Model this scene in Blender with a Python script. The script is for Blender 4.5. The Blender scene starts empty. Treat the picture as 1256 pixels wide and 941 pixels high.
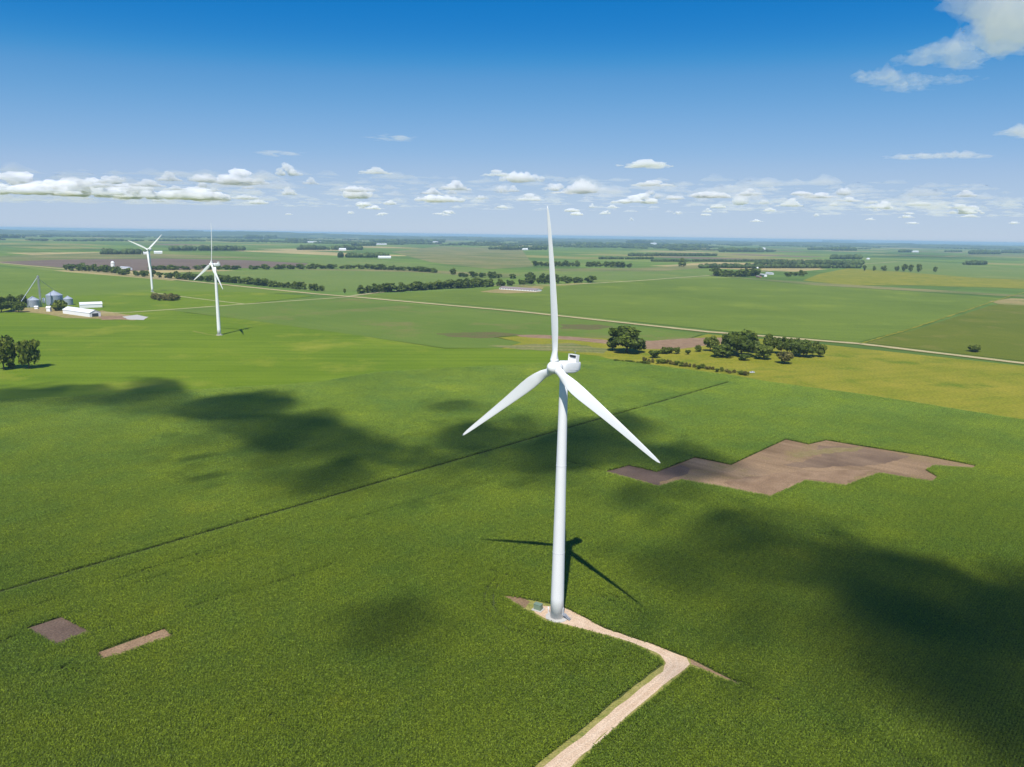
import bpy, bmesh, math, random
import numpy as np
from mathutils import Vector, Matrix, noise

random.seed(7)
rng = np.random.default_rng(7)
scene = bpy.context.scene
R = math.radians
PI = math.pi

# ------------------------------------------------------------------ camera
IW, IH = 1256, 941
FPX = 905.0
PITCH = math.atan(182 / 905.0)
ROLL = math.atan(0.0152)
CAM_H = 118.0
fwd = Vector((0, math.cos(PITCH), -math.sin(PITCH)))
r0 = Vector((1, 0, 0))
u0 = r0.cross(fwd)
right = math.cos(ROLL) * r0 + math.sin(ROLL) * u0
up = -math.sin(ROLL) * r0 + math.cos(ROLL) * u0
cam_data = bpy.data.cameras.new('camera')
cam = bpy.data.objects.new('camera', cam_data)
scene.collection.objects.link(cam)
cam.matrix_world = Matrix(((right.x, up.x, -fwd.x, 0), (right.y, up.y, -fwd.y, 0),
                           (right.z, up.z, -fwd.z, CAM_H), (0, 0, 0, 1)))
cam_data.sensor_width = 36
cam_data.lens = 36 * FPX / IW
cam_data.clip_start = 1
cam_data.clip_end = 200000
scene.camera = cam


def at(x, y, z=0.0):
    """the place on the level z that the photograph shows at pixel x, y"""
    d = fwd * FPX + right * (x - IW / 2) - up * (y - IH / 2)
    t = (z - CAM_H) / d.z
    return Vector((d.x * t, d.y * t, z))


def px(p):
    """metres per photograph pixel at a place"""
    return (Vector(p) - Vector((0, 0, CAM_H))).dot(fwd) / FPX


def proj(p):
    v = Vector(p) - Vector((0, 0, CAM_H))
    k = v.dot(fwd)
    return IW / 2 + FPX * v.dot(right) / k, IH / 2 - FPX * v.dot(up) / k


# ------------------------------------------------------------------ sky, sun, exposure
SUN_EL, SUN_AZ = R(55), R(8.5)          # the light travels away from the camera, a little to the right
sdir = Vector((math.cos(SUN_EL) * math.sin(SUN_AZ), math.cos(SUN_EL) * math.cos(SUN_AZ), -math.sin(SUN_EL)))
world = bpy.data.worlds.new('World')
scene.world = world
world.use_nodes = True
nt = world.node_tree
nt.nodes.clear()
wo = nt.nodes.new('ShaderNodeOutputWorld')
bg = nt.nodes.new('ShaderNodeBackground')
sky = nt.nodes.new('ShaderNodeTexSky')
sky.sky_type = 'NISHITA'
sky.sun_disc = False
sky.sun_elevation = SUN_EL
sky.sun_rotation = R(180) + SUN_AZ
sky.altitude = 3000
sky.air_density = 1.0
sky.dust_density = 0.2
sky.ozone_density = 8.0
# the photograph's deep, contrasty blue: a tone curve per channel on the whole sky
scl = nt.nodes.new('ShaderNodeVectorMath')
scl.operation = 'SCALE'
scl.inputs['Scale'].default_value = 0.07
crv = nt.nodes.new('ShaderNodeRGBCurve')
for ci, pts_ in enumerate(([(0, 0), (.05, .004), (.068, .012), (.0955, .11), (.149, .26), (.227, .40), (.43, .50), (1, .75)],
                           [(0, 0), (.10, .15), (.141, .20), (.194, .33), (.288, .46), (.397, .55), (.566, .61), (1, .80)],
                           [(0, 0), (.20, .44), (.3065, .56), (.395, .65), (.52, .73), (.606, .745), (1, .85)])):
    c_ = crv.mapping.curves[ci]
    while len(c_.points) < len(pts_):
        c_.points.new(.5, .5)
    for pt, (px_, py_) in zip(c_.points, pts_):
        pt.location = (px_, py_)
crv.mapping.update()
sc2 = nt.nodes.new('ShaderNodeVectorMath')
sc2.operation = 'SCALE'
sc2.inputs['Scale'].default_value = 8.6
nt.links.new(sky.outputs[0], scl.inputs[0])
nt.links.new(scl.outputs[0], crv.inputs['Color'])
nt.links.new(crv.outputs[0], sc2.inputs[0])
nt.links.new(sc2.outputs[0], bg.inputs['Color'])
bg.inputs['Strength'].default_value = 0.1
nt.links.new(bg.outputs[0], wo.inputs['Surface'])

sun_data = bpy.data.lights.new('sun', 'SUN')
sun_data.energy = 4.8
sun_data.angle = R(0.53)
sun_data.color = (1.0, 0.955, 0.89)
sun = bpy.data.objects.new('sun', sun_data)
scene.collection.objects.link(sun)
sun.rotation_euler = sdir.to_track_quat('-Z', 'Y').to_euler()
sun.location = (0, 0, 3000)

vs = scene.view_settings
vs.view_transform = 'Standard'
vs.look = 'None'
vs.exposure = 0.25
vs.gamma = 1.0
vs.use_curve_mapping = False
scene.render.engine = 'CYCLES'
cy = scene.cycles
cy.volume_bounces = 12
cy.max_bounces = 14
cy.transparent_max_bounces = 64
cy.use_denoising = True

# ------------------------------------------------------------------ helpers
COL = scene.collection


class MB:
    def __init__(self):
        self.v, self.f = [], []

    def add(self, vs_, fs_):
        n = len(self.v)
        self.v += [tuple(p) for p in vs_]
        self.f += [tuple(n + i for i in q) for q in fs_]
        return self

    def box(self, c, s, rz=0.0):
        cx, cy_, cz = c
        a, b, h = s[0] / 2, s[1] / 2, s[2] / 2
        co, si = math.cos(rz), math.sin(rz)
        pts = []
        for z in (-h, h):
            for x, y in ((-a, -b), (a, -b), (a, b), (-a, b)):
                pts.append((cx + x * co - y * si, cy_ + x * si + y * co, cz + z))
        return self.add(pts, [(0, 3, 2, 1), (4, 5, 6, 7), (0, 1, 5, 4), (1, 2, 6, 5), (2, 3, 7, 6), (3, 0, 4, 7)])

    def lathe(self, prof, n=24, c=(0, 0, 0), cap=True):
        pts = []
        for r, z in prof:
            for i in range(n):
                a = 2 * PI * i / n
                pts.append((c[0] + r * math.cos(a), c[1] + r * math.sin(a), c[2] + z))
        fs_ = []
        for k in range(len(prof) - 1):
            for i in range(n):
                j = (i + 1) % n
                fs_.append((k * n + i, k * n + j, (k + 1) * n + j, (k + 1) * n + i))
        if cap:
            fs_.append(tuple(range(n))[::-1])
            fs_.append(tuple((len(prof) - 1) * n + i for i in range(n)))
        return self.add(pts, fs_)

    def tube(self, p, q, r1, r2=None, n=8):
        r2 = r1 if r2 is None else r2
        p, q = Vector(p), Vector(q)
        d = (q - p).normalized()
        a = d.orthogonal().normalized()
        b = d.cross(a)
        pts = []
        for c, r in ((p, r1), (q, r2)):
            for i in range(n):
                t = 2 * PI * i / n
                pts.append(c + a * (r * math.cos(t)) + b * (r * math.sin(t)))
        fs_ = [(i, (i + 1) % n, n + (i + 1) % n, n + i) for i in range(n)]
        fs_ += [tuple(range(n))[::-1], tuple(range(n, 2 * n))]
        return self.add(pts, fs_)

    def mesh(self, name, mat, smooth=False):
        me = bpy.data.meshes.new(name)
        me.from_pydata(self.v, [], self.f)
        me.materials.append(mat)
        if smooth:
            me.polygons.foreach_set('use_smooth', [True] * len(me.polygons))
        me.update()
        return me

    def build(self, name, mat, parent=None, smooth=False):
        return link(name, self.mesh(name, mat, smooth), parent)


def link(name, me, parent=None):
    o = bpy.data.objects.new(name, me)
    COL.objects.link(o)
    if parent is not None:
        o.parent = parent
    return o


def tag(o, label, cat, group=None):
    o['label'] = label
    o['category'] = cat
    if group:
        o['group'] = group
    return o


def thing(name, label, cat, loc=(0, 0, 0), rz=0.0, group=None):
    o = bpy.data.objects.new(name, None)
    COL.objects.link(o)
    o.location = loc
    o.rotation_euler = (0, 0, rz)
    o.empty_display_size = 1
    return tag(o, label, cat, group)


# ------------------------------------------------------------------ materials
def new_mat(name):
    m = bpy.data.materials.new(name)
    m.use_nodes = True
    n = m.node_tree
    n.nodes.clear()
    out = n.nodes.new('ShaderNodeOutputMaterial')
    return m, n, out


def N(n, kind, **kw):
    x = n.nodes.new(kind)
    for k, v in kw.items():
        setattr(x, k, v)
    return x


def rgb(c):
    return (c[0], c[1], c[2], 1.0)


def plain(name, col, rough=0.7, var=0.12, scale=3.0, metal=0.0, bump=0.0, spec=0.3):
    m, n, out = new_mat(name)
    b = N(n, 'ShaderNodeBsdfPrincipled')
    tc = N(n, 'ShaderNodeTexCoord')
    no = N(n, 'ShaderNodeTexNoise')
    no.inputs['Scale'].default_value = scale
    no.inputs['Detail'].default_value = 5
    n.links.new(tc.outputs['Object'], no.inputs['Vector'])
    mx = N(n, 'ShaderNodeMix', data_type='RGBA')
    mx.inputs[6].default_value = rgb([c * (1 - var) for c in col])
    mx.inputs[7].default_value = rgb([min(1, c * (1 + var)) for c in col])
    n.links.new(no.outputs['Fac'], mx.inputs[0])
    n.links.new(mx.outputs[2], b.inputs['Base Color'])
    b.inputs['Roughness'].default_value = rough
    b.inputs['Metallic'].default_value = metal
    b.inputs['Specular IOR Level'].default_value = spec
    if bump:
        bp = N(n, 'ShaderNodeBump')
        bp.inputs['Strength'].default_value = bump
        n.links.new(no.outputs['Fac'], bp.inputs['Height'])
        n.links.new(bp.outputs[0], b.inputs['Normal'])
    n.links.new(b.outputs[0], out.inputs['Surface'])
    return m


ROW = math.atan2(378, 345)        # crop rows run this way
GRID = R(-39.5)                   # the road grid


def ramp(n, stops, interp='LINEAR'):
    c = N(n, 'ShaderNodeValToRGB')
    c.color_ramp.interpolation = interp
    e = c.color_ramp.elements
    while len(e) < len(stops):
        e.new(0.5)
    for el, (p, col) in zip(e, stops):
        el.position = p
        el.color = rgb(col)
    return c


def field_mat(name, c1, c2, c3=None, scale=0.012, streak=0.35, ang=ROW, fine=1.2, bump=0.5, patch=0.5):
    """cropped ground: broad patches between c1 and c2, streaks along the rows, fine leaf grain"""
    m, n, out = new_mat(name)
    b = N(n, 'ShaderNodeBsdfPrincipled')
    g = N(n, 'ShaderNodeNewGeometry')
    rot = N(n, 'ShaderNodeVectorRotate', rotation_type='Z_AXIS')
    rot.inputs['Angle'].default_value = -ang
    n.links.new(g.outputs['Position'], rot.inputs['Vector'])
    n1 = N(n, 'ShaderNodeTexNoise')
    n1.inputs['Scale'].default_value = scale
    n1.inputs['Detail'].default_value = 6
    n1.inputs['Roughness'].default_value = 0.6
    n.links.new(g.outputs['Position'], n1.inputs['Vector'])
    mp = N(n, 'ShaderNodeMapping')
    mp.inputs['Scale'].default_value = (0.004, 0.09, 1)
    n.links.new(rot.outputs[0], mp.inputs['Vector'])
    n2 = N(n, 'ShaderNodeTexNoise')
    n2.inputs['Scale'].default_value = 1.0
    n2.inputs['Detail'].default_value = 5
    n.links.new(mp.outputs[0], n2.inputs['Vector'])
    n3 = N(n, 'ShaderNodeTexNoise')
    n3.inputs['Scale'].default_value = fine
    n3.inputs['Detail'].default_value = 4
    n.links.new(g.outputs['Position'], n3.inputs['Vector'])
    r1 = ramp(n, [(0.5 - 0.25 * patch, c1), (0.5 + 0.25 * patch, c2)])
    add = N(n, 'ShaderNodeMath', operation='MULTIPLY_ADD')
    sub = N(n, 'ShaderNodeMath', operation='SUBTRACT')
    sub.inputs[1].default_value = 0.5
    n.links.new(n2.outputs['Fac'], sub.inputs[0])
    n.links.new(sub.outputs[0], add.inputs[0])
    add.inputs[1].default_value = streak
    n.links.new(n1.outputs['Fac'], add.inputs[2])
    n.links.new(add.outputs[0], r1.inputs[0])
    col = r1.outputs[0]
    if c3 is not None:
        n4 = N(n, 'ShaderNodeTexNoise')
        n4.inputs['Scale'].default_value = scale * 1.7
        n4.inputs['Detail'].default_value = 7
        n4.inputs['Roughness'].default_value = 0.65
        off = N(n, 'ShaderNodeVectorMath', operation='ADD')
        off.inputs[1].default_value = (531, 77, 19)
        n.links.new(g.outputs['Position'], off.inputs[0])
        n.links.new(off.outputs[0], n4.inputs['Vector'])
        r4 = ramp(n, [(0.54, (0, 0, 0)), (0.68, (1, 1, 1))])
        n.links.new(n4.outputs['Fac'], r4.inputs[0])
        mx = N(n, 'ShaderNodeMix', data_type='RGBA')
        n.links.new(r4.outputs[0], mx.inputs[0])
        n.links.new(col, mx.inputs[6])
        mx.inputs[7].default_value = rgb(c3)
        col = mx.outputs[2]
    fr = ramp(n, [(0.3, (0.72, 0.72, 0.72)), (0.7, (1.22, 1.22, 1.22))])
    n.links.new(n3.outputs['Fac'], fr.inputs[0])
    mul = N(n, 'ShaderNodeMix', data_type='RGBA', blend_type='MULTIPLY')
    mul.inputs[0].default_value = 1
    n.links.new(col, mul.inputs[6])
    n.links.new(fr.outputs[0], mul.inputs[7])
    n.links.new(mul.outputs[2], b.inputs['Base Color'])
    b.inputs['Roughness'].default_value = 0.9
    b.inputs['Specular IOR Level'].default_value = 0.1
    if bump:
        bp = N(n, 'ShaderNodeBump')
        bp.inputs['Strength'].default_value = bump
        bp.inputs['Distance'].default_value = 0.6
        n.links.new(n3.outputs['Fac'], bp.inputs['Height'])
        n.links.new(bp.outputs[0], b.inputs['Normal'])
    n.links.new(b.outputs[0], out.inputs['Surface'])
    return m


def leaf_mat(name, c1, c2, scale=0.02, transl=0.35, pos=True, c3=None):
    m, n, out = new_mat(name)
    g = N(n, 'ShaderNodeNewGeometry')
    no = N(n, 'ShaderNodeTexNoise')
    no.inputs['Scale'].default_value = scale
    no.inputs['Detail'].default_value = 6
    no.inputs['Roughness'].default_value = 0.62
    n.links.new(g.outputs['Position'], no.inputs['Vector'])
    st = [(0.36, c1), (0.62, c2)]
    if c3:
        st.append((0.74, c3))
    rp = ramp(n, st)
    n.links.new(no.outputs['Fac'], rp.inputs[0])
    # each leaf a little different
    rr = ramp(n, [(0, (0.55, 0.58, 0.5)), (1, (1.45, 1.42, 1.4))])
    n.links.new(g.outputs['Random Per Island'], rr.inputs[0])
    mul = N(n, 'ShaderNodeMix', data_type='RGBA', blend_type='MULTIPLY')
    mul.inputs[0].default_value = 1
    n.links.new(rp.outputs[0], mul.inputs[6])
    n.links.new(rr.outputs[0], mul.inputs[7])
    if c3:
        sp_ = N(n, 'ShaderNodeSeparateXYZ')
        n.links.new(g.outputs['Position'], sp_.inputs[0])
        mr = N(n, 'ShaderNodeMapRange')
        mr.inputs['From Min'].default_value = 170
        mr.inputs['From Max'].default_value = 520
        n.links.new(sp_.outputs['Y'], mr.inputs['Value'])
        rg = ramp(n, [(0, (0.92, 0.98, 1.0)), (.25, (1.05, 1.13, 1.3)), (.5, (1.3, 1.38, 2.2)), (1, (1.55, 1.68, 4.2))])  # leaf colour lightens and blues with distance, painting in haze and grazing light
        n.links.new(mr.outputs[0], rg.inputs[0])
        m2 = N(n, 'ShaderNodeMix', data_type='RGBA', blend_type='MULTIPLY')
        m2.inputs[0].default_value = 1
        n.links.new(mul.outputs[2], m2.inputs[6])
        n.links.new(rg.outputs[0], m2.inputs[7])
        # clumps of fuller and thinner plants
        nc = N(n, 'ShaderNodeTexNoise')
        nc.inputs['Scale'].default_value = 1.6
        nc.inputs['Detail'].default_value = 3
        nc.inputs['Roughness'].default_value = 0.7
        n.links.new(g.outputs['Position'], nc.inputs['Vector'])
        rc = ramp(n, [(.32, (.46, .46, .52)), (.5, (1, 1, 1)), (.68, (1.6, 1.54, 1.45))])
        n.links.new(nc.outputs['Fac'], rc.inputs[0])
        m3 = N(n, 'ShaderNodeMix', data_type='RGBA', blend_type='MULTIPLY')
        m3.inputs[0].default_value = 1
        n.links.new(m2.outputs[2], m3.inputs[6])
        n.links.new(rc.outputs[0], m3.inputs[7])
        # yellowed and thin areas with a shape of their own
        ny_ = N(n, 'ShaderNodeTexNoise')
        ny_.inputs['Scale'].default_value = 0.035
        ny_.inputs['Detail'].default_value = 8
        ny_.inputs['Roughness'].default_value = 0.7
        of_ = N(n, 'ShaderNodeVectorMath', operation='ADD')
        of_.inputs[1].default_value = (220, 910, 40)
        n.links.new(g.outputs['Position'], of_.inputs[0])
        n.links.new(of_.outputs[0], ny_.inputs['Vector'])
        ry = ramp(n, [(.35, (.86, .94, 1.15)), (.5, (1, 1, 1)), (.66, (1.16, 1.1, .85)), (.76, (1.35, 1.1, .9))])
        n.links.new(ny_.outputs['Fac'], ry.inputs[0])
        m4 = N(n, 'ShaderNodeMix', data_type='RGBA', blend_type='MULTIPLY')
        m4.inputs[0].default_value = 1
        n.links.new(m3.outputs[2], m4.inputs[6])
        n.links.new(ry.outputs[0], m4.inputs[7])
        mul = m4
    d = N(n, 'ShaderNodeBsdfPrincipled')
    d.inputs['Roughness'].default_value = 0.6
    d.inputs['Specular IOR Level'].default_value = 0.25
    n.links.new(mul.outputs[2], d.inputs['Base Color'])
    t = N(n, 'ShaderNodeBsdfTranslucent')
    n.links.new(mul.outputs[2], t.inputs['Color'])
    mx = N(n, 'ShaderNodeMixShader')
    mx.inputs[0].default_value = transl
    n.links.new(d.outputs[0], mx.inputs[1])
    n.links.new(t.outputs[0], mx.inputs[2])
    n.links.new(mx.outputs[0], out.inputs['Surface'])
    return m


M = {}
M['white'] = plain('turbine_paint', (0.80, 0.80, 0.79), 0.4, 0.03, 0.3, spec=0.4)
M['tower'] = plain('tower_paint', (0.78, 0.78, 0.77), 0.45, 0.04, 0.25, spec=0.4)
M['seam'] = plain('seam_paint', (0.66, 0.66, 0.66), 0.6, 0.05)
M['dark'] = plain('dark_grille', (0.05, 0.055, 0.06), 0.6, 0.2)
M['concrete'] = plain('concrete', (0.45, 0.43, 0.39), 0.9, 0.15, 1.0, bump=0.2)
M['steel'] = plain('galvanised', (0.36, 0.38, 0.41), 0.5, 0.12, 1.5, metal=0.35)
M['bin'] = plain('bin_steel', (0.36, 0.40, 0.46), 0.5, 0.12, 0.6, metal=0.3)
M['binroof'] = plain('bin_roof_steel', (0.45, 0.49, 0.55), 0.45, 0.1, 0.6, metal=0.3)
M['green_box'] = plain('transformer_green', (0.17, 0.23, 0.16), 0.5, 0.1)
M['shed_white'] = plain('shed_white', (0.78, 0.78, 0.78), 0.6, 0.04, 0.4)
M['shed_roof'] = plain('shed_roof_white', (0.75, 0.76, 0.78), 0.5, 0.05, 0.4)
M['roof_brown'] = plain('roof_brown', (0.26, 0.21, 0.20), 0.8, 0.15, 0.5)
M['roof_grey'] = plain('roof_grey', (0.42, 0.44, 0.47), 0.6, 0.1, 0.5)
M['tan_wall'] = plain('tan_wall', (0.52, 0.40, 0.24), 0.8, 0.1, 0.5)
M['red_wall'] = plain('red_wall', (0.36, 0.16, 0.12), 0.8, 0.1, 0.5)
M['glass'] = plain('window_glass', (0.03, 0.035, 0.045), 0.12, 0.05, spec=0.6)
M['rubber'] = plain('rubber', (0.03, 0.03, 0.03), 0.9, 0.1)
M['rim'] = plain('rim', (0.5, 0.5, 0.5), 0.4, 0.05, metal=0.6)
M['car'] = plain('car_paint', (0.70, 0.71, 0.73), 0.3, 0.03, spec=0.5)
M['bark'] = plain('bark', (0.11, 0.085, 0.06), 0.95, 0.3, 2.0, bump=0.4)
M['gravel'] = field_mat('gravel', (0.52, 0.36, 0.23), (0.66, 0.50, 0.35), None, 0.25, 0.3, ROW, 2.5, 0.4, 1.0)
M['road'] = field_mat('road_gravel', (0.42, 0.34, 0.19), (0.50, 0.41, 0.24), None, 0.05, 0.4, GRID, 0.8, 0.2, 0.9)
M['track'] = field_mat('farm_track', (0.34, 0.31, 0.14), (0.46, 0.41, 0.22), None, 0.03, 0.4, GRID, 0.8, 0.2, 0.9)
M['soil'] = field_mat('bare_soil', (0.17, 0.11, 0.06), (0.33, 0.22, 0.125), (0.24, 0.175, 0.075), 0.02, 1.1, ROW - PI / 2, 1.3, 0.6, 0.9)
M['soil_dark'] = field_mat('damp_soil', (0.11, 0.075, 0.055), (0.16, 0.11, 0.08), None, 0.1, 0.8, ROW, 1.6, 0.6, 0.9)
M['soil_light'] = field_mat('dry_soil', (0.22, 0.14, 0.08), (0.33, 0.22, 0.13), None, 0.12, 0.8, ROW, 1.6, 0.6, 0.9)
M['soil_mid'] = field_mat('grey_soil', (0.15, 0.10, 0.065), (0.25, 0.17, 0.105), None, 0.06, 1.0, ROW - PI / 2, 1.6, 0.6, 0.9)
M['weed'] = field_mat('thin_weeds', (0.20, 0.155, 0.06), (0.27, 0.20, 0.10), (0.20, 0.19, 0.05), 0.3, 0.6, ROW, 2.0, 0.5, 0.9)
M['rut'] = field_mat('wheel_rut', (0.58, 0.425, 0.285), (0.67, 0.515, 0.365), None, 0.25, 0.3, ROW, 2.5, 0.4, 1.0)
M['verge'] = field_mat('grass_verge', (0.20, 0.21, 0.04), (0.34, 0.29, 0.10), (0.13, 0.17, 0.03), 0.3, 0.3, ROW, 2.0, 0.5, 0.9)
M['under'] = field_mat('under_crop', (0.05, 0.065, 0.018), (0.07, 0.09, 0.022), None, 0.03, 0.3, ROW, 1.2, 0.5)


# ------------------------------------------------------------------ the ground
def poly(name, pts, z, mat, kind='structure', jitter=0.0, step=3.0):
    """a level sheet with the given outline; jitter roughens its edge"""
    P = [Vector((p[0], p[1])) for p in pts]
    if jitter:
        Q = []
        for a, b in zip(P, P[1:] + P[:1]):
            k = max(1, int((b - a).length / step))
            for i in range(k):
                q = a.lerp(b, i / k)
                h = noise.noise_vector(Vector((q.x * 0.22, q.y * 0.22, 3.3)))
                Q.append(q + Vector((h.x, h.y)) * jitter)
        P = Q
    me = bpy.data.meshes.new(name)
    if sum(a.x * b.y - b.x * a.y for a, b in zip(P, P[1:] + P[:1])) < 0:
        P = P[::-1]
    me.from_pydata([(p.x, p.y, z) for p in P], [], [tuple(range(len(P)))])
    me.materials.append(mat)
    me.update()
    o = link(name, me)
    o['kind'] = kind
    return o


def pxpoly(name, pts, z, mat, **k):
    return poly(name, [at(*p, z) for p in pts], z, mat, **k)


def strip(name, pts, w, z, mat, jitter=0.0, step=12.0):
    """a road of width w along ground points"""
    P = []
    pts = [Vector((p[0], p[1])) for p in pts]
    for a, b in zip(pts, pts[1:]):
        k = max(1, int((b - a).length / step))
        P += [a.lerp(b, i / k) for i in range(k)]
    P.append(pts[-1])
    V, Fc = [], []
    for i, p in enumerate(P):
        t = (P[min(i + 1, len(P) - 1)] - P[max(i - 1, 0)]).normalized()
        nrm = Vector((-t.y, t.x))
        j1 = noise.noise(Vector((p.x * 0.1, p.y * 0.1, 1))) * jitter
        j2 = noise.noise(Vector((p.x * 0.1, p.y * 0.1, 9))) * jitter
        a, b = p + nrm * (w / 2 + j1), p - nrm * (w / 2 + j2)
        V += [(a.x, a.y, z), (b.x, b.y, z)]
        if i:
            Fc.append((2 * i - 2, 2 * i - 1, 2 * i + 1, 2 * i))
    me = bpy.data.meshes.new(name)
    me.from_pydata(V, [], Fc)
    me.materials.append(mat)
    me.update()
    o = link(name, me)
    o['kind'] = 'structure'
    return o


# far farmland: a mosaic of fields on the road grid
def farmland():
    m, n, out = new_mat('farmland')
    b = N(n, 'ShaderNodeBsdfPrincipled')
    g = N(n, 'ShaderNodeNewGeometry')
    rot = N(n, 'ShaderNodeVectorRotate', rotation_type='Z_AXIS')
    rot.inputs['Angle'].default_value = -GRID
    n.links.new(g.outputs['Position'], rot.inputs['Vector'])
    # fields differ in depth from strip to strip
    sep = N(n, 'ShaderNodeSeparateXYZ')
    n.links.new(rot.outputs[0], sep.inputs[0])
    fy = N(n, 'ShaderNodeMath', operation='DIVIDE')
    fy.inputs[1].default_value = 402.0
    n.links.new(sep.outputs['Y'], fy.inputs[0])
    fl = N(n, 'ShaderNodeMath', operation='FLOOR')
    n.links.new(fy.outputs[0], fl.inputs[0])
    wn = N(n, 'ShaderNodeTexWhiteNoise', noise_dimensions='1D')
    n.links.new(fl.outputs[0], wn.inputs['W'])
    fx = N(n, 'ShaderNodeMath', operation='DIVIDE')
    fx.inputs[1].default_value = 610.0
    n.links.new(sep.outputs['X'], fx.inputs[0])
    ax = N(n, 'ShaderNodeMath', operation='ADD')
    n.links.new(fx.outputs[0], ax.inputs[0])
    n.links.new(wn.outputs['Value'], ax.inputs[1])
    flx = N(n, 'ShaderNodeMath', operation='FLOOR')
    n.links.new(ax.outputs[0], flx.inputs[0])
    cmb = N(n, 'ShaderNodeCombineXYZ')
    n.links.new(flx.outputs[0], cmb.inputs['X'])
    n.links.new(fl.outputs[0], cmb.inputs['Y'])
    w2 = N(n, 'ShaderNodeTexWhiteNoise', noise_dimensions='2D')
    n.links.new(cmb.outputs[0], w2.inputs['Vector'])
    rp = ramp(n, [(0.0, (0.085, 0.14, 0.028)), (0.22, (0.105, 0.16, 0.030)), (0.42, (0.075, 0.125, 0.026)),
                  (0.56, (0.135, 0.175, 0.038)), (0.68, (0.19, 0.185, 0.055)), (0.80, (0.30, 0.245, 0.11)),
                  (0.85, (0.15, 0.115, 0.075)), (0.89, (0.10, 0.15, 0.03))], 'CONSTANT')
    n.links.new(w2.outputs['Value'], rp.inputs[0])
    mp = N(n, 'ShaderNodeMapping')
    mp.inputs['Scale'].default_value = (0.003, 0.012, 1)
    n.links.new(rot.outputs[0], mp.inputs['Vector'])
    no = N(n, 'ShaderNodeTexNoise')
    no.inputs['Scale'].default_value = 1.0
    no.inputs['Detail'].default_value = 8
    no.inputs['Roughness'].default_value = 0.6
    n.links.new(mp.outputs[0], no.inputs['Vector'])
    fr = ramp(n, [(0.3, (0.9, 0.95, 0.9)), (0.7, (1.6, 1.52, 1.45))])
    n.links.new(no.outputs['Fac'], fr.inputs[0])
    mul = N(n, 'ShaderNodeMix', data_type='RGBA', blend_type='MULTIPLY')
    mul.inputs[0].default_value = 1
    n.links.new(rp.outputs[0], mul.inputs[6])
    n.links.new(fr.outputs[0], mul.inputs[7])
    n.links.new(mul.outputs[2], b.inputs['Base Color'])
    b.inputs['Roughness'].default_value = 0.95
    b.inputs['Specular IOR Level'].default_value = 0.05
    n.links.new(b.outputs[0], out.inputs['Surface'])
    return m


GR = 56000.0
o = MB().add([(-GR, -6000, -0.6), (GR, -6000, -0.6), (GR, GR, -0.6), (-GR, GR, -0.6)], [(0, 1, 2, 3)]).build('ground', farmland())
o['kind'] = 'structure'

C_BRIGHT = field_mat('bright_crop', (0.10, 0.165, 0.007), (0.15, 0.215, 0.012), (0.225, 0.25, 0.024), 0.005, 0.9, R(4), 1.0, 0.25, 0.8)
C_GREY = field_mat('grey_green_crop', (0.10, 0.16, 0.022), (0.14, 0.195, 0.03), (0.18, 0.175, 0.05), 0.006, 0.35, GRID, 0.8, 0.3, 0.9)
C_MID = field_mat('mid_green_crop', (0.115, 0.175, 0.02), (0.15, 0.21, 0.026), (0.17, 0.225, 0.028), 0.005, 0.4, GRID, 0.8, 0.3, 0.9)
C_RIGHT = field_mat('right_green_crop', (0.10, 0.13, 0.010), (0.135, 0.155, 0.014), (0.17, 0.165, 0.03), 0.01, 0.4, GRID, 0.8, 0.3, 0.9)
C_BIG = field_mat('big_green_crop', (0.105, 0.155, 0.018), (0.15, 0.205, 0.026), (0.175, 0.225, 0.026), 0.004, 0.5, R(-8), 0.6, 0.3, 0.9)
C_PAST = field_mat('pasture', (0.17, 0.19, 0.012), (0.275, 0.245, 0.026), (0.125, 0.17, 0.010), 0.016, 0.45, R(20), 0.5, 0.5, 0.8)
C_TAN = field_mat('tan_stubble', (0.25, 0.21, 0.075), (0.34, 0.26, 0.11), (0.17, 0.185, 0.04), 0.006, 0.5, R(0), 0.3, 0.2, 0.9)
C_PURPLE = field_mat('plum_soil', (0.15, 0.105, 0.075), (0.19, 0.14, 0.10), None, 0.006, 0.5, GRID, 0.3, 0.2, 0.9)
C_PALE = field_mat('pale_green_crop', (0.125, 0.185, 0.035), (0.165, 0.215, 0.045), (0.20, 0.225, 0.05), 0.003, 0.5, GRID, 0.3, 0.2, 0.9)

C_MIX = field_mat('mixed_pasture', (0.12, 0.155, 0.04), (0.26, 0.225, 0.085), (0.14, 0.175, 0.045), 0.004, 0.9, R(0), 0.3, 0.2, 0.6)
C_BROWN = field_mat('thin_crop', (0.14, 0.115, 0.045), (0.12, 0.13, 0.035), (0.09, 0.13, 0.022), 0.03, 0.9, R(0), 0.6, 0.2, 0.9)
# fields that are told apart in the middle distance
near_edge = [(-330, 512), (0, 491), (100, 486), (197, 480), (276, 476), (345, 472), (395, 468), (459, 457), (540, 452), (620, 448.5),
             (690, 444), (750, 441), (905, 461.5), (940, 468), (1060, 484), (1256, 515), (1500, 556)]
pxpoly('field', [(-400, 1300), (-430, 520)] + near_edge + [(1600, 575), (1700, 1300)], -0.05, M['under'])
pxpoly('field', [(-330, 512)] + near_edge[1:12] + [(735, 436), (640, 427), (545, 427.5), (430, 410), (300, 392), (225, 383), (300, 373), (385, 363),
       (300, 358), (190, 357), (118, 362), (0, 364), (-200, 366)], -0.10, C_BRIGHT)
pxpoly('field', [(205, 380), (300, 373), (388, 365), (440, 367), (640, 386), (760, 398.5), (862, 409.5), (840, 417), (800, 419),
       (740, 415), (660, 411), (600, 413), (640, 420), (615, 427), (545, 427), (430, 410), (300, 392)], -0.04, C_GREY)
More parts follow.
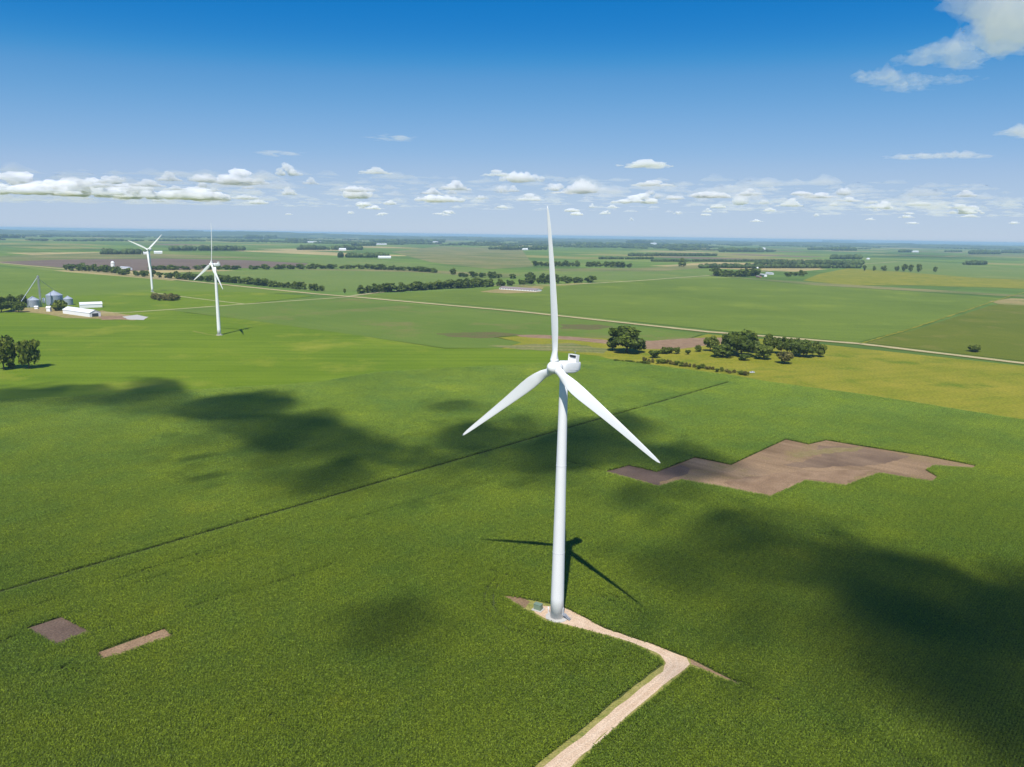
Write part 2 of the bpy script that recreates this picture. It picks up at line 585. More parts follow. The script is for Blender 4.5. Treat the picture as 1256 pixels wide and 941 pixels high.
pxpoly('field', [(-300, 300), (0, 327), (190, 342.5), (388, 360), (300, 360), (190, 359), (118, 363), (0, 366), (-300, 372)], -0.16, C_MID)
pxpoly('field', [(445, 362.5), (640, 379.5), (870, 404), (1052, 420), (1120, 402), (1213, 371), (1230, 366), (1110, 357), (1000, 350), (890, 341),
       (760, 344), (700, 350), (600, 354)], -0.22, C_BIG)
pxpoly('field', [(1062, 420.5), (1130, 402), (1217, 374), (1256, 371), (1500, 368), (1500, 471), (1256, 443)], -0.2, C_RIGHT)
pxpoly('field', [(1213, 369.5), (1240, 366), (1500, 374), (1500, 382), (1256, 375), (1225, 373)], -0.14, C_TAN)
pxpoly('field', [(615, 427.5), (640, 420), (610, 414), (660, 411), (740, 415), (800, 419), (840, 417), (868, 410), (1000, 421.5), (1256, 449),
       (1500, 476), (1500, 556), (1256, 515), (1060, 484), (940, 468), (905, 461.5), (750, 441), (735, 436.5), (640, 428)], -0.045, C_PAST)
pxpoly('field', [(632, 411), (660, 410.5), (700, 413), (745, 417), (800, 418), (850, 414.5), (890, 414), (888, 421), (832, 428.5), (790, 428),
       (755, 423), (700, 417), (640, 413.5)], -0.02, M['soil_light'], jitter=2)
pxpoly('field', [(690, 398), (735, 398), (752, 401), (725, 405), (690, 403)], -0.03, C_BROWN, jitter=6, step=8)
pxpoly('field', [(535, 409), (610, 407), (640, 411), (590, 415), (550, 413)], -0.03, C_BROWN, jitter=6, step=8)
pxpoly('field', [(600, 424), (700, 421), (745, 428), (740, 433), (640, 429)], -0.035, C_MIX, jitter=6, step=8)
pxpoly('field', [(985, 344), (1005, 336), (1040, 329), (1110, 334), (1200, 341), (1400, 349), (1400, 362), (1256, 354), (1120, 350), (1040, 350)], -0.25, C_PAST)
pxpoly('field', [(890, 339.5), (990, 346), (1120, 354), (1256, 362), (1256, 364.5), (1120, 357), (1000, 350)], -0.2, C_MIX)
pxpoly('field', [(1060, 318), (1150, 322), (1256, 329), (1500, 342), (1500, 352), (1200, 341), (1060, 330)], -0.3, C_PALE)
pxpoly('field', [(-200, 308), (0, 321), (70, 318.5), (200, 317), (300, 319), (378, 323), (372, 327.5), (230, 330.5), (130, 333), (60, 327)], -0.3, C_PURPLE)
pxpoly('field', [(-200, 305), (0, 314), (130, 310), (250, 313), (330, 317), (200, 316.5), (70, 318), (0, 320.5)], -0.35, C_MIX)
pxpoly('field', [(180, 335), (380, 330), (520, 334), (620, 342), (590, 347), (440, 357), (395, 358), (280, 346)], -0.3, C_PALE)
pxpoly('field', [(300, 329.5), (520, 331), (640, 337), (620, 341), (520, 334.5), (380, 331)], -0.26, C_MIX)
pxpoly('field', [(560, 337), (660, 333), (800, 333), (880, 331), (890, 338), (740, 346), (640, 341)], -0.34, C_PALE)
pxpoly('field', [(655, 329.5), (775, 329), (870, 324.5), (885, 328), (800, 333), (690, 333)], -0.3, C_MIX)
pxpoly('field', [(480, 309), (540, 302), (640, 306), (655, 327), (600, 330), (530, 322)], -0.4, C_MIX)
pxpoly('field', [(250, 314), (440, 317), (600, 331), (640, 336), (520, 330.5), (380, 322)], -0.42, C_PALE)

# low wooded rise on the rim of the plain
hm_, hn_, hout_ = new_mat('wooded_hills')
hb_ = N(hn_, 'ShaderNodeBsdfPrincipled')
hg_ = N(hn_, 'ShaderNodeNewGeometry')
hx_ = N(hn_, 'ShaderNodeMapping')
hx_.inputs['Scale'].default_value = (.0016, .0007, .004)
hn_.links.new(hg_.outputs['Position'], hx_.inputs['Vector'])
hno = N(hn_, 'ShaderNodeTexNoise')
hno.inputs['Scale'].default_value = 1
hno.inputs['Detail'].default_value = 6
hno.inputs['Roughness'].default_value = .65
hn_.links.new(hx_.outputs[0], hno.inputs['Vector'])
hr_ = ramp(hn_, [(.40, (.045, .075, .018)), (.52, (.05, .08, .02)), (.58, (.11, .15, .035)), (.68, (.20, .19, .07))])
hn_.links.new(hno.outputs['Fac'], hr_.inputs[0])
hn_.links.new(hr_.outputs[0], hb_.inputs['Base Color'])
hb_.inputs['Roughness'].default_value = .95
hn_.links.new(hb_.outputs[0], hout_.inputs['Surface'])
V_, F_ = [], []
NA, NR = 420, 12
for i in range(NA):
    a = -.72 + 1.44 * i / (NA - 1)
    amp = 112 if a < -.38 else 112 - 45 * min(1, (a + .38) / .35)
    for j in range(NR):
        t = j / (NR - 1)
        r = 15000 + 9000 * t + 1500 * noise.noise(Vector((a * 7, 2, 0)))
        q = noise.noise(Vector((a * 9, t * 1.2, 1))) + .5 * noise.noise(Vector((a * 30, t * 3, 4))) + .22 * noise.noise(Vector((a * 110, t * 5, 4)))
        z = amp * math.sin(PI * t) ** .7 * max(0, min(1.05, .72 + .40 * q)) if 0 < j < NR - 1 else -.8
        V_.append((r * math.sin(a), r * math.cos(a), z))
        if i and j:
            k = i * NR + j
            F_.append((k - NR - 1, k - 1, k, k - NR))
hills = MB().add(V_, F_).build('hills', hm_, None, True)
hills['kind'] = 'structure'

# roads and tracks
strip('road', [at(-500, 283.5), at(-60, 317.5), at(0, 322.5), at(190, 340.5), at(388, 360.5), at(432, 364), at(640, 382.3), at(870, 407), at(1055, 421.5), at(1256, 445.5), at(1500, 474)], 8.5, 0.02, M['road'], 1.0)
strip('verge', [at(-500, 283.5), at(-60, 317.5), at(0, 322.5), at(190, 340.5), at(388, 360.5), at(432, 364), at(640, 382.3), at(870, 407), at(1055, 421.5), at(1256, 445.5), at(1500, 474)], 17, 0.0, M['verge'], 3.0)
strip('road', [at(432, 364), at(300, 373), at(225, 378.5), at(160, 383), at(120, 384)], 7, 0.03, M['track'], 1.5)
strip('road', [at(430, 363), at(470, 358), at(570, 350.5), at(700, 349), at(780, 344.5), at(890, 336.5), at(990, 329), at(1100, 321)], 12, 0.01, M['track'], 3)
strip('track', [at(1055, 421.5), at(1120, 402.5), at(1213, 371.5), at(1240, 363), at(1330, 340)], 3.5, 0.02, C_PAST, 3)
strip('track', [at(269, 412), at(255, 410), at(236, 406)], 2.2, 0.0, M['verge'], 1)
strip('track', [at(187, 359), at(240, 366), at(300, 373)], 5, 0.0, M['track'], 1)
pxpoly('farmyard', [(0, 383), (25, 378), (60, 377), (90, 384), (125, 381), (175, 389), (165, 393), (120, 391), (80, 390), (55, 385), (30, 383)], 0.01, C_TAN, jitter=3, step=5)
pxpoly('farmyard', [(150, 388.5), (168, 386), (182, 389), (176, 392.5), (158, 392)], 0.04, M['concrete'], jitter=2, step=5)
pxpoly('farmyard', [(120, 388), (150, 387), (160, 391.5), (125, 392.5)], 0.03, M['soil_light'], jitter=3, step=5)
pxpoly('farmyard', [(588, 358), (640, 350), (668, 352), (662, 358.5), (620, 360)], 0.0, C_TAN, jitter=3, step=6)

# bare soil patches and the gravel track through the near crop
HZ = 0.6
PATCHES = {
    'small': [(32, 769), (75, 755), (111.5, 773.5), (68.5, 789.5)],
    'narrow': [(118, 799), (201, 769), (212, 778.5), (126, 808)],
    'stair': [(741, 578), (771.5, 570), (806, 578), (852, 560), (897, 569), (964, 538), (992, 544), (1013.5, 539), (1058.6, 546.5), (1139, 559),
              (1196, 570), (1194, 573.5), (1146, 570.5), (1134.6, 575), (1151, 584.5), (1142, 590), (1077.6, 580), (1037, 595), (987.5, 589),
              (945, 608.5), (888, 597), (835.6, 588), (807, 596)],
    'pad': [(616, 729.5), (650, 734), (672, 738), (694, 744), (720, 757), (741, 769), (777, 781), (814, 793.5), (846, 806), (880, 824), (913, 841), (880, 829), (850, 817),
            (828, 833), (792, 862), (741, 905), (701, 943), (560, 1110), (480, 1110), (649, 943), (705, 899), (755, 857), (804, 820), (814, 813), (806, 804),
            (777, 790), (741, 779), (698, 768.5), (669, 760.5), (647, 749)],
}
G_PATCH = {k: [at(x, y, HZ) for x, y in v] for k, v in PATCHES.items()}
poly('soil_patch', G_PATCH['small'], 0.0, M['soil_dark'])
poly('soil_patch', G_PATCH['narrow'], 0.0, M['soil_light'])
poly('soil_patch', G_PATCH['stair'], 0.0, M['soil'])
pxpoly('damp_soil', [(744, 578), (771, 571.5), (800, 578), (835, 570), (850, 575), (838, 583), (812, 590), (806, 594.5)], 0.03, M['soil_dark'], jitter=2, step=2)
pxpoly('damp_soil', [(1000, 546), (1058, 549), (1120, 560), (1085, 569), (1030, 572), (985, 575), (960, 570), (1010, 560)], 0.03, M['soil_mid'], jitter=3, step=3)
pxpoly('dry_soil', [(880, 592), (915, 585), (985, 578), (1025, 577), (1070, 577), (1036, 593), (988, 587), (945, 606.5)], 0.035, M['soil_light'], jitter=3, step=2)
pxpoly('weeds', [(968, 557), (1010, 550), (1062, 548.5), (1050, 553), (1010, 557), (975, 561)], 0.05, M['weed'], jitter=2.5, step=1.5)
poly('verge', G_PATCH['pad'], 0.0, M['verge'], jitter=0.5, step=1.5)
pxpoly('gravel_track', [(655, 742), (690, 744.5), (720, 758.5), (741, 770.5), (777, 783), (812, 795), (842, 807), (846, 815),
        (824, 832), (788, 861), (737, 904), (697, 943), (548, 1110), (500, 1110), (662, 943), (716, 902), (768, 858), (812, 824), (818, 813), (808, 802),
        (777, 788.5), (741, 777.5), (698, 767), (669, 759), (655, 751)], 0.02, M['gravel'], jitter=0.45, step=1.5)
pxpoly('soil_patch', [(846, 808), (880, 825.5), (911, 841), (880, 828), (848, 815)], 0.03, M['soil_light'], jitter=0.3, step=1.5)
pxpoly('soil_patch', [(616, 730), (640, 733), (650, 738), (644, 746)], 0.03, M['soil'], jitter=0.3, step=1.5)

for off in (-.95, .95):
    C_ = [at(x, y) for x, y in [(702, 757), (741, 774), (777, 786), (808, 798), (825, 808), (827, 818), (812, 834), (766, 874), (727, 910), (680, 943), (540, 1090)]]
    L_ = []
    for i_, p_ in enumerate(C_):
        t_ = (C_[min(i_ + 1, len(C_) - 1)] - C_[max(i_ - 1, 0)]).normalized()
        L_.append(p_ + Vector((-t_.y, t_.x, 0)) * off)
    strip('wheel_rut', L_, .62, .035, M['rut'], .25, 1.2)
GAPS = [(at(-200, 785), at(893, 469.5), 2.1), (at(690, 565.5), at(742, 578.5), 1.0), (at(0, 790), at(30, 778), .8), (at(850, 812), at(960, 862), 0.7), (at(625, 733), at(700, 755), 0.7)]
MARKS = []  # blue in the scatter colour stands in for haze on the far layer
for line, w_ in [([(140, 713), (200, 693), (300, 664)], .5), ([(150, 722), (220, 699), (295, 674)], .5), ([(230, 747), (330, 718), (420, 690)], .45), ([(130, 772), (190, 752)], .45),
                 ([(600, 590), (520, 612), (420, 641)], .4), ([(607, 712), (595, 728), (594, 745), (606, 762), (628, 776), (660, 785), (710, 793)], .5),
                 ([(616, 712), (605, 730), (605, 745), (617, 760), (638, 771), (668, 779)], .5), ([(735, 724), (765, 738), (792, 757)], .5), ([(728, 728), (758, 744), (782, 760)], .45),
                 ([(0, 757), (70, 736)], .45), ([(0, 700), (60, 690)], .4), ([(690, 820), (740, 812), (780, 806)], .4), ([(60, 820), (130, 830)], .4), ([(560, 690), (600, 700), (640, 712)], .4),
                 ([(880, 640), (1000, 655), (1120, 668)], .35), ([(330, 880), (350, 895), (380, 902)], .5), ([(950, 870), (1050, 905), (1150, 945)], .4)]:
    for p_, q_ in zip(line, line[1:]):
        MARKS.append((at(*p_), at(*q_), w_))

# ------------------------------------------------------------------ the crop: rows of leafy stalks
CELL = 0.76
TILE = CELL * 6


def crop_tile(name, nrow, ln, mat, seed):
    rd = random.Random(seed)
    V, Fc = [], []
    for r in range(nrow):
        y0 = (r + 0.5 - nrow / 2) * CELL
        k = int(ln / 0.24)
        for i in range(k):
            x0 = (i + 0.5 + rd.uniform(-.3, .3)) * ln / k - ln / 2
            yy = y0 + rd.gauss(0, .11)
            h = rd.uniform(.7, 1.2)
            a0 = rd.uniform(0, PI)
            for l in range(6):
                a = a0 + l * PI + rd.gauss(0, .5)
                zb = h * (0.22 + 0.13 * l)
                L = rd.uniform(.38, .72)
                w = rd.uniform(.08, .17)
                ca, sa = math.cos(a), math.sin(a)
                rise = rd.uniform(.1, .26)
                mid = (x0 + ca * L * .5, yy + sa * L * .5, zb + rise)
                tip = (x0 + ca * L, yy + sa * L, zb + rise - rd.uniform(.0, .3))
                nx, ny = -sa * w, ca * w
                b = len(V)
                V += [(x0, yy, zb), (mid[0] + nx, mid[1] + ny, mid[2]), tip, (mid[0] - nx, mid[1] - ny, mid[2])]
                Fc += [(b, b + 1, b + 3), (b + 1, b + 2, b + 3)]
    me = bpy.data.meshes.new(name)
    me.from_pydata(V, [], Fc)
    me.materials.append(mat)
    me.update()
    return bpy.data.objects.new(name, me)


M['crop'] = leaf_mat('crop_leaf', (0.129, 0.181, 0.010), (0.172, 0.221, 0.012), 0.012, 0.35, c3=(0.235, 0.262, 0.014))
tile_col = bpy.data.collections.new('crop_tiles')
cell_col = bpy.data.collections.new('crop_cells')
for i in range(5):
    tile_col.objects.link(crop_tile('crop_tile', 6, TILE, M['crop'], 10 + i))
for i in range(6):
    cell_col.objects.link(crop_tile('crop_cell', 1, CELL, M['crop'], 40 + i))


def inside(P, poly_):
    x, y = P[:, 0], P[:, 1]
    res = np.zeros(len(P), bool)
    q = [(p[0], p[1]) for p in poly_]
    for (x1, y1), (x2, y2) in zip(q, q[1:] + q[:1]):
        c = ((y1 > y) != (y2 > y))
        with np.errstate(divide='ignore', invalid='ignore'):
            res ^= c & (x < (x2 - x1) * (y - y1) / (y2 - y1) + x1)
    return res


def seg_d(P, a, b):
    a = np.array(a[:2])
    b = np.array(b[:2])
    d = b - a
    t = np.clip(((P - a) @ d) / (d @ d), 0, 1)
    return np.hypot(*(P - a - t[:, None] * d).T)


def ok_pts(P, field, rag=False):
    """clearance: positive = free crop"""
    good = inside(P, field)
    P0 = P
    P = P + np.array([[noise.noise(Vector((p[0] * .9, p[1] * .9, 1))), noise.noise(Vector((p[0] * .9, p[1] * .9, 8)))] for p in P]) * .55 if rag else P
    for q in G_PATCH.values():
        good &= ~inside(P, q)
    for a, b, w in GAPS + MARKS:
        good &= seg_d(P, a, b) > w / 1.0 * 0.5 + 0.05
    return good


def in_view(P, mx=0.12):
    c = np.array([0, 0, CAM_H])
    v = np.c_[P, np.zeros(len(P))] - c
    k = v @ np.array(fwd)
    x = IW / 2 + FPX * (v @ np.array(right)) / k
    y = IH / 2 - FPX * (v @ np.array(up)) / k
    return (k > 5) & (x > -IW * mx) & (x < IW * (1 + mx)) & (y < IH * 1.12)


crop_field = [at(*p, HZ) for p in [(-400, 1300), (-430, 520)] + near_edge + [(1600, 575), (1700, 1300)]]
cr, sr = math.cos(ROW), math.sin(ROW)
ctr = np.array([100., 450.])
n_ = 150
ii, jj = np.meshgrid(np.arange(-n_, n_), np.arange(-n_, n_))
loc = np.c_[ii.ravel(), jj.ravel()] * TILE
rotm = np.array([[cr, sr], [-sr, cr]])
T = loc @ rotm + ctr
T = T[in_view(T)]
sub = np.array([[(i - 2.5) * CELL, (j - 2.5) * CELL] for i in range(6) for j in range(6)])
subw = sub @ rotm
full = np.ones(len(T), bool)
anyok = np.zeros(len(T), bool)
cells = []
okm = np.array([ok_pts(T + s, crop_field) for s in subw])       # 36 x n
full = okm.all(0)
part = okm.any(0) & ~full
cells = np.concatenate([(T + s)[okm[k] & part] for k, s in enumerate(subw)])
cells = cells[ok_pts(cells, crop_field, True)]
cells = cells[rng.random(len(cells)) > .03]
tiles = T[full]
print('crop tiles', len(tiles), 'cells', len(cells))


def scatter(name, pts, col, nvar, label):
    me = bpy.data.meshes.new(name)
    me.from_pydata([(p[0], p[1], 0.0) for p in pts], [], [])
    a = me.attributes.new('spin', 'FLOAT_VECTOR', 'POINT')
    flip = rng.integers(0, 2, len(pts)) * PI + ROW
    dat = np.zeros((len(pts), 3), np.float32)
    dat[:, 2] = flip
    a.data.foreach_set('vector', dat.ravel())
    b = me.attributes.new('pick', 'INT', 'POINT')
    b.data.foreach_set('value', rng.integers(0, nvar, len(pts)).astype(np.int32))
    # height of the stand varies gently over the field
    s = me.attributes.new('tall', 'FLOAT_VECTOR', 'POINT')
    hs = np.array([1.0 + 0.22 * noise.noise(Vector((p[0] * .02, p[1] * .02, 5))) + 0.2 * noise.noise(Vector((p[0] * .11, p[1] * .11, 2))) for p in pts], np.float32)
    sd = np.ones((len(pts), 3), np.float32)
    sd[:, 2] = hs
    s.data.foreach_set('vector', sd.ravel())
    o = link(name, me)
    g = bpy.data.node_groups.new(name, 'GeometryNodeTree')
    g.interface.new_socket('Geometry', in_out='INPUT', socket_type='NodeSocketGeometry')
    g.interface.new_socket('Geometry', in_out='OUTPUT', socket_type='NodeSocketGeometry')
    gi = g.nodes.new('NodeGroupInput')
    go = g.nodes.new('NodeGroupOutput')
    ci = g.nodes.new('GeometryNodeCollectionInfo')
    ci.inputs['Collection'].default_value = col
    ci.inputs['Separate Children'].default_value = True
    ci.inputs['Reset Children'].default_value = True
    ip = g.nodes.new('GeometryNodeInstanceOnPoints')
    ip.inputs['Pick Instance'].default_value = True

    def att(nm, typ, out_):
        q = g.nodes.new('GeometryNodeInputNamedAttribute')
        q.data_type = typ
        q.inputs['Name'].default_value = nm
        g.links.new(q.outputs['Attribute'], ip.inputs[out_])
    att('spin', 'FLOAT_VECTOR', 'Rotation')
    att('pick', 'INT', 'Instance Index')
    att('tall', 'FLOAT_VECTOR', 'Scale')
    g.links.new(gi.outputs[0], ip.inputs['Points'])
    g.links.new(ci.outputs[0], ip.inputs['Instance'])
    g.links.new(ip.outputs[0], go.inputs[0])
    md = o.modifiers.new('rows', 'NODES')
    md.node_group = g
    o['kind'] = 'stuff'
    tag(o, label, 'crop')
    return o


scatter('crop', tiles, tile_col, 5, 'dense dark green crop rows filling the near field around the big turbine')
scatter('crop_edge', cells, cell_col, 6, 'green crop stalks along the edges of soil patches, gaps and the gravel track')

# ------------------------------------------------------------------ wind turbines
BLADE = 45.3


def blade_mesh():
    mb = MB()
    n = 20
    secs = []
    #        r/L   chord  thick  twist(deg)
    prof = [(0.0, 2.3, 1.0, 0), (0.04, 2.3, 1.0, 2), (0.09, 2.75, .75, 10), (0.15, 3.4, .5, 13), (0.21, 3.75, .36, 12), (0.28, 3.7, .30, 10), (0.38, 3.3, .25, 7.5), (0.5, 2.8, .22, 5),
            (0.62, 2.35, .20, 3.5), (0.75, 1.85, .18, 2), (0.86, 1.45, .17, 1), (0.94, 1.05, .16, .5), (0.98, .65, .15, 0), (1.0, .15, .15, 0)]
    pts = []
    for t, c, th, tw in prof:
        a = -R(tw + 3)
        for i in range(n):
            u = 2 * PI * i / n
            if th > .95:
                x, y = c / 2 * math.cos(u), c / 2 * math.sin(u)
            else:
                s = (1 + math.cos(u)) / 2            # 1 = trailing edge
                xx = s
                yt = th * c * 0.5 * 2.6 * (0.2969 * math.sqrt(max(xx, 0)) - 0.126 * xx - 0.3516 * xx ** 2 + 0.2843 * xx ** 3 - 0.1036 * xx ** 4) * 2 * .78
                x = (s - 0.32) * c
                y = yt if math.sin(u) >= 0 else -yt * .8
            X = x * math.cos(a) - y * math.sin(a)
            Y = x * math.sin(a) + y * math.cos(a)
            pre = 1.6 * t ** 2                        # blades bend up-wind
            pts.append((X, Y - pre, t * BLADE))
    fs_ = []
    for k in range(len(prof) - 1):
        for i in range(n):
            j = (i + 1) % n
            fs_.append((k * n + i, k * n + j, (k + 1) * n + j, (k + 1) * n + i))
    fs_.append(tuple(range(n))[::-1])
    fs_.append(tuple((len(prof) - 1) * n + i for i in range(n)))
    mb.add(pts, fs_)
    return mb.mesh('blade', M['white'], True)


def loft_box(secs, mb):
    """rounded-box sections along y: (y, zc, w, h, bevel)"""
    n = None
    pts, fs_ = [], []
    for y, zc, w, h, bv in secs:
        ring = []
        for sx, sz, a0 in ((1, 1, 0), (-1, 1, 90), (-1, -1, 180), (1, -1, 270)):
            for k in range(4):
                a = R(a0 + k * 30)
                ring.append((sx * (w / 2 - bv) + bv * math.cos(a), y, zc + sz * (h / 2 - bv) + bv * math.sin(a)))
        n = len(ring)
        pts += ring
    for k in range(len(secs) - 1):
        for i in range(n):
            j = (i + 1) % n
            fs_.append((k * n + i, (k + 1) * n + i, (k + 1) * n + j, k * n + j))
    fs_.append(tuple(range(n)))
    fs_.append(tuple((len(secs) - 1) * n + i for i in range(n))[::-1])
    mb.add(pts, fs_)
    return mb


blade_me = blade_mesh()
HUBZ, OH, TILT, CONE = 80.1, 4.0, R(5), R(1.6)


def tower_mesh():
    mb = MB()
    prof = [(2.15, 0.35)]
    for k in range(1, 13):
        t = k / 12
        prof.append((2.12 - 0.92 * t ** 1.05, 0.35 + (HUBZ - 2.3) * t))
    mb.lathe(prof, 48)
    return mb.mesh('tower', M['tower'], True)


flange_me = [MB().lathe([(r, z - .09), (r + .05, z - .05), (r + .05, z + .05), (r, z + .09)], 48, cap=False).mesh('flange', M['seam'], True) for z, r in ((22.0, 1.885), (50.0, 1.555))]
tower_me = tower_mesh()


def turbine(base, yaw, az, label, detail=True):
    """yaw: the rotor faces the camera turned this far to the left"""
    t = thing('wind_turbine', label, 'wind turbine', base, 0, 'wind turbines')
    tw = link('tower', tower_me, t)
    for fm in flange_me:
        link('flange', fm, tw)
    MB().lathe([(3.6, -0.3), (3.6, .18), (2.6, .35)], 40).build('foundation', M['concrete'], t)
    # head: local -y is the wind side
    rz = -yaw
    Mh = Matrix.Translation((0, 0, HUBZ)) @ Matrix.Rotation(rz, 4, 'Z') @ Matrix.Rotation(-TILT, 4, 'X')
    mb = MB()
    loft_box([(-2.1, 0, 2.4, 2.4, 1.1), (-1.6, .05, 3.1, 3.1, .8), (-.6, .1, 3.5, 3.5, .5), (2.6, .1, 3.5, 3.5, .45), (4.2, .2, 3.3, 3.2, .45), (5.4, .42, 3.0, 2.5, .45), (5.7, .5, 2.5, 2.0, .5)], mb)
    nac = mb.build('nacelle', M['white'], t, True)
    nac.matrix_local = Mh
    md = nac.modifiers.new('edge', 'EDGE_SPLIT')
    md.split_angle = R(38)
    # cooler on the rear of the roof
    c = MB()
    for sx in (-1.55, 1.55):
        c.box((sx, 3.7, 2.7), (.18, 1.3, 1.9))
    c.box((0, 3.7, 3.72), (3.28, 1.4, .14))
    c.box((0, 3.7, 1.9), (3.0, 1.3, .2))
    c.build('cooler', M['white'], nac)
    g = MB()
    g.box((0, 3.45, 3.2), (2.4, .2, .7))
    c2 = MB()
    c2.box((0, 3.7, 2.4), (2.92, .3, .85))
    c2.build('cooler_wall', M['white'], nac)
    g.build('radiator', M['dark'], nac)
    MB().box((0.4, 1.0, 1.96), (1.1, 1.3, .12)).build('hatch', M['seam'], nac)
    for sx in (-1.76, 1.76):
        MB().box((sx, 2.4, -.55), (.05, 3.4, .16)).build('side_vent', M['seam'], nac)
    w = MB()
    w.tube((-.7, 4.9, 1.9), (-.7, 4.9, 4.6), .06)
    w.tube((-1.1, 4.9, 4.5), (-.3, 4.9, 4.5), .05)
    w.build('wind_mast', M['steel'], nac)
    MB().lathe([(1.28, -1.55), (1.28, -1.9)], 32, cap=True).build('yaw_ring', M['seam'], t).location = (0, 0, HUBZ)
    # hub and blades
    Mr = Mh @ Matrix.Translation((0, -OH, 0))
    h = MB()
    prof = [(1.6, -1.9), (1.9, -1.2), (1.98, .2), (1.8, 1.1), (1.4, 1.8), (.85, 2.25), (.35, 2.45), (.02, 2.5)]
    h.lathe(prof, 32)
    hub = h.build('hub', M['white'], t, True)
    hub.matrix_local = Mr @ Matrix.Rotation(R(90), 4, 'X')
    for k in range(3):
        a = az + k * 2 * PI / 3
        b = link('blade', blade_me, t)
        b.matrix_local = Mr @ Matrix.Rotation(a, 4, 'Y') @ Matrix.Rotation(CONE, 4, 'X') @ Matrix.Translation((0, 0, .9))
        cuff = MB().lathe([(1.2, .9), (1.24, 1.0), (1.24, 1.5), (1.18, 1.6)], 24, cap=False).build('root_collar', M['white'], b, True)
    if detail:
        # door, steps, landing on the track side of the tower
        da = R(-25)
        dx, dy = math.cos(da), math.sin(da)
        door = MB().box((0, 0, 0), (.14, .95, 2.1), 0).build('door', M['seam'], t)
        door.location = (dx * 2.12, dy * 2.12, 2.45)
        door.rotation_euler = (0, 0, da)
        st = MB()
        for k in range(7):
            st.box((2.5 + .3 * k, 0, 1.3 - .17 * k), (.3, 1.1, .05))
        st.box((2.6, 0, 1.36), (1.0, 1.2, .06))
        for sy in (-.58, .58):
            st.tube((2.2, sy, 2.4), (3.0, sy, 2.4), .03)
            st.tube((3.0, sy, 2.4), (4.7, sy, 1.2), .03)
            st.tube((3.0, sy, 1.3), (3.0, sy, 2.4), .03)
            st.tube((4.6, sy, .1), (4.6, sy, 1.25), .03)
            st.tube((3.0, sy, 1.2), (4.6, sy, .1), .05)
        sto = st.build('steps', M['steel'], t)
        sto.rotation_euler = (0, 0, da)
    return t


TB1 = at(683, 757)
turbine(TB1, R(48.3), R(-7.2), 'nearest and tallest white wind turbine on a gravel pad in the dark crop')
turbine(at(269, 411), R(45), R(4), 'mid-distance white wind turbine in the bright green field, one blade straight up', False)
turbine(at(187, 358), R(16), R(-69), 'farthest white wind turbine, beside brush, with two blades raised in a V', False)

# transformer by the big tower
tb = at(660, 748)
tr = thing('transformer', 'low green metal transformer box on the gravel beside the big tower', 'transformer', (tb.x, tb.y, 0.02), R(-30))
MB().box((0, 0, .12), (3.4, 2.8, .24)).build('pad', M['concrete'], tr)
MB().box((0, 0, 1.12), (2.5, 1.6, 1.76)).build('cabinet', M['green_box'], tr)
MB().box((0, 0, 2.05), (2.62, 1.74, .1)).build('lid', M['green_box'], tr)
fin = MB()
for k in range(8):
    fin.box((-1.0 + .28 * k, 1.05, 1.1), (.06, .5, 1.3))
fin.build('cooling_fin', M['green_box'], tr)
MB().box((.65, -.83, 1.15), (1.0, .06, 1.5)).build('door', M['green_box'], tr)
mk = thing('marker_post', 'short white marker post standing between transformer and big tower', 'post', tuple(at(672.5, 752)), 0)
MB().tube((0, 0, 0), (0, 0, 1.7), .12).build('post', M['white'], mk)
MB().box((0, 0, 1.85), (.45, .3, .5)).build('cap_box', M['white'], mk)


# ------------------------------------------------------------------ trees
def crown_faces(rd, nclump, per, spread, flat=0.75, leaf=0.16, rag=False):
    """unit crown (radius about 1, centred on 0): leaf clumps through the volume with gaps"""
    V, Fc = [], []
    lobes = []
    for _ in range(nclump):
        d = Vector((rd.gauss(0, 1), rd.gauss(0, 1), rd.gauss(0, 1))).normalized() * (rd.random() ** .5 * .72)
        if rag:
            d = Vector((d.x * 1.25, d.y * 1.25, d.z * 1.2 + .1 * rd.random()))
        lobes.append((d, rd.uniform(.17, .33) if rag else rd.uniform(.26, .46)))
    for c, r in lobes:
        for _ in range(per):
            d = Vector((rd.gauss(0, 1), rd.gauss(0, 1), rd.gauss(0, 1))).normalized()
            rad = r * (rd.random() ** .35) * rd.uniform(.85, 1.1)
            p = c + d * rad
            p.z *= flat
            nrm = (d + Vector((rd.gauss(0, .6), rd.gauss(0, .6), rd.gauss(0, .6)))).normalized()
            a = nrm.orthogonal().normalized()
            b = nrm.cross(a)
            th = rd.uniform(0, PI)
            a, b = a * math.cos(th) + b * math.sin(th), b * math.cos(th) - a * math.sin(th)
            s = leaf * rd.uniform(.6, 1.3)
            k = len(V)
            V += [p - a * s, p + b * s * .6, p + a * s, p - b * s * .6]
            Fc.append((k, k + 1, k + 2, k + 3))
    return V, Fc


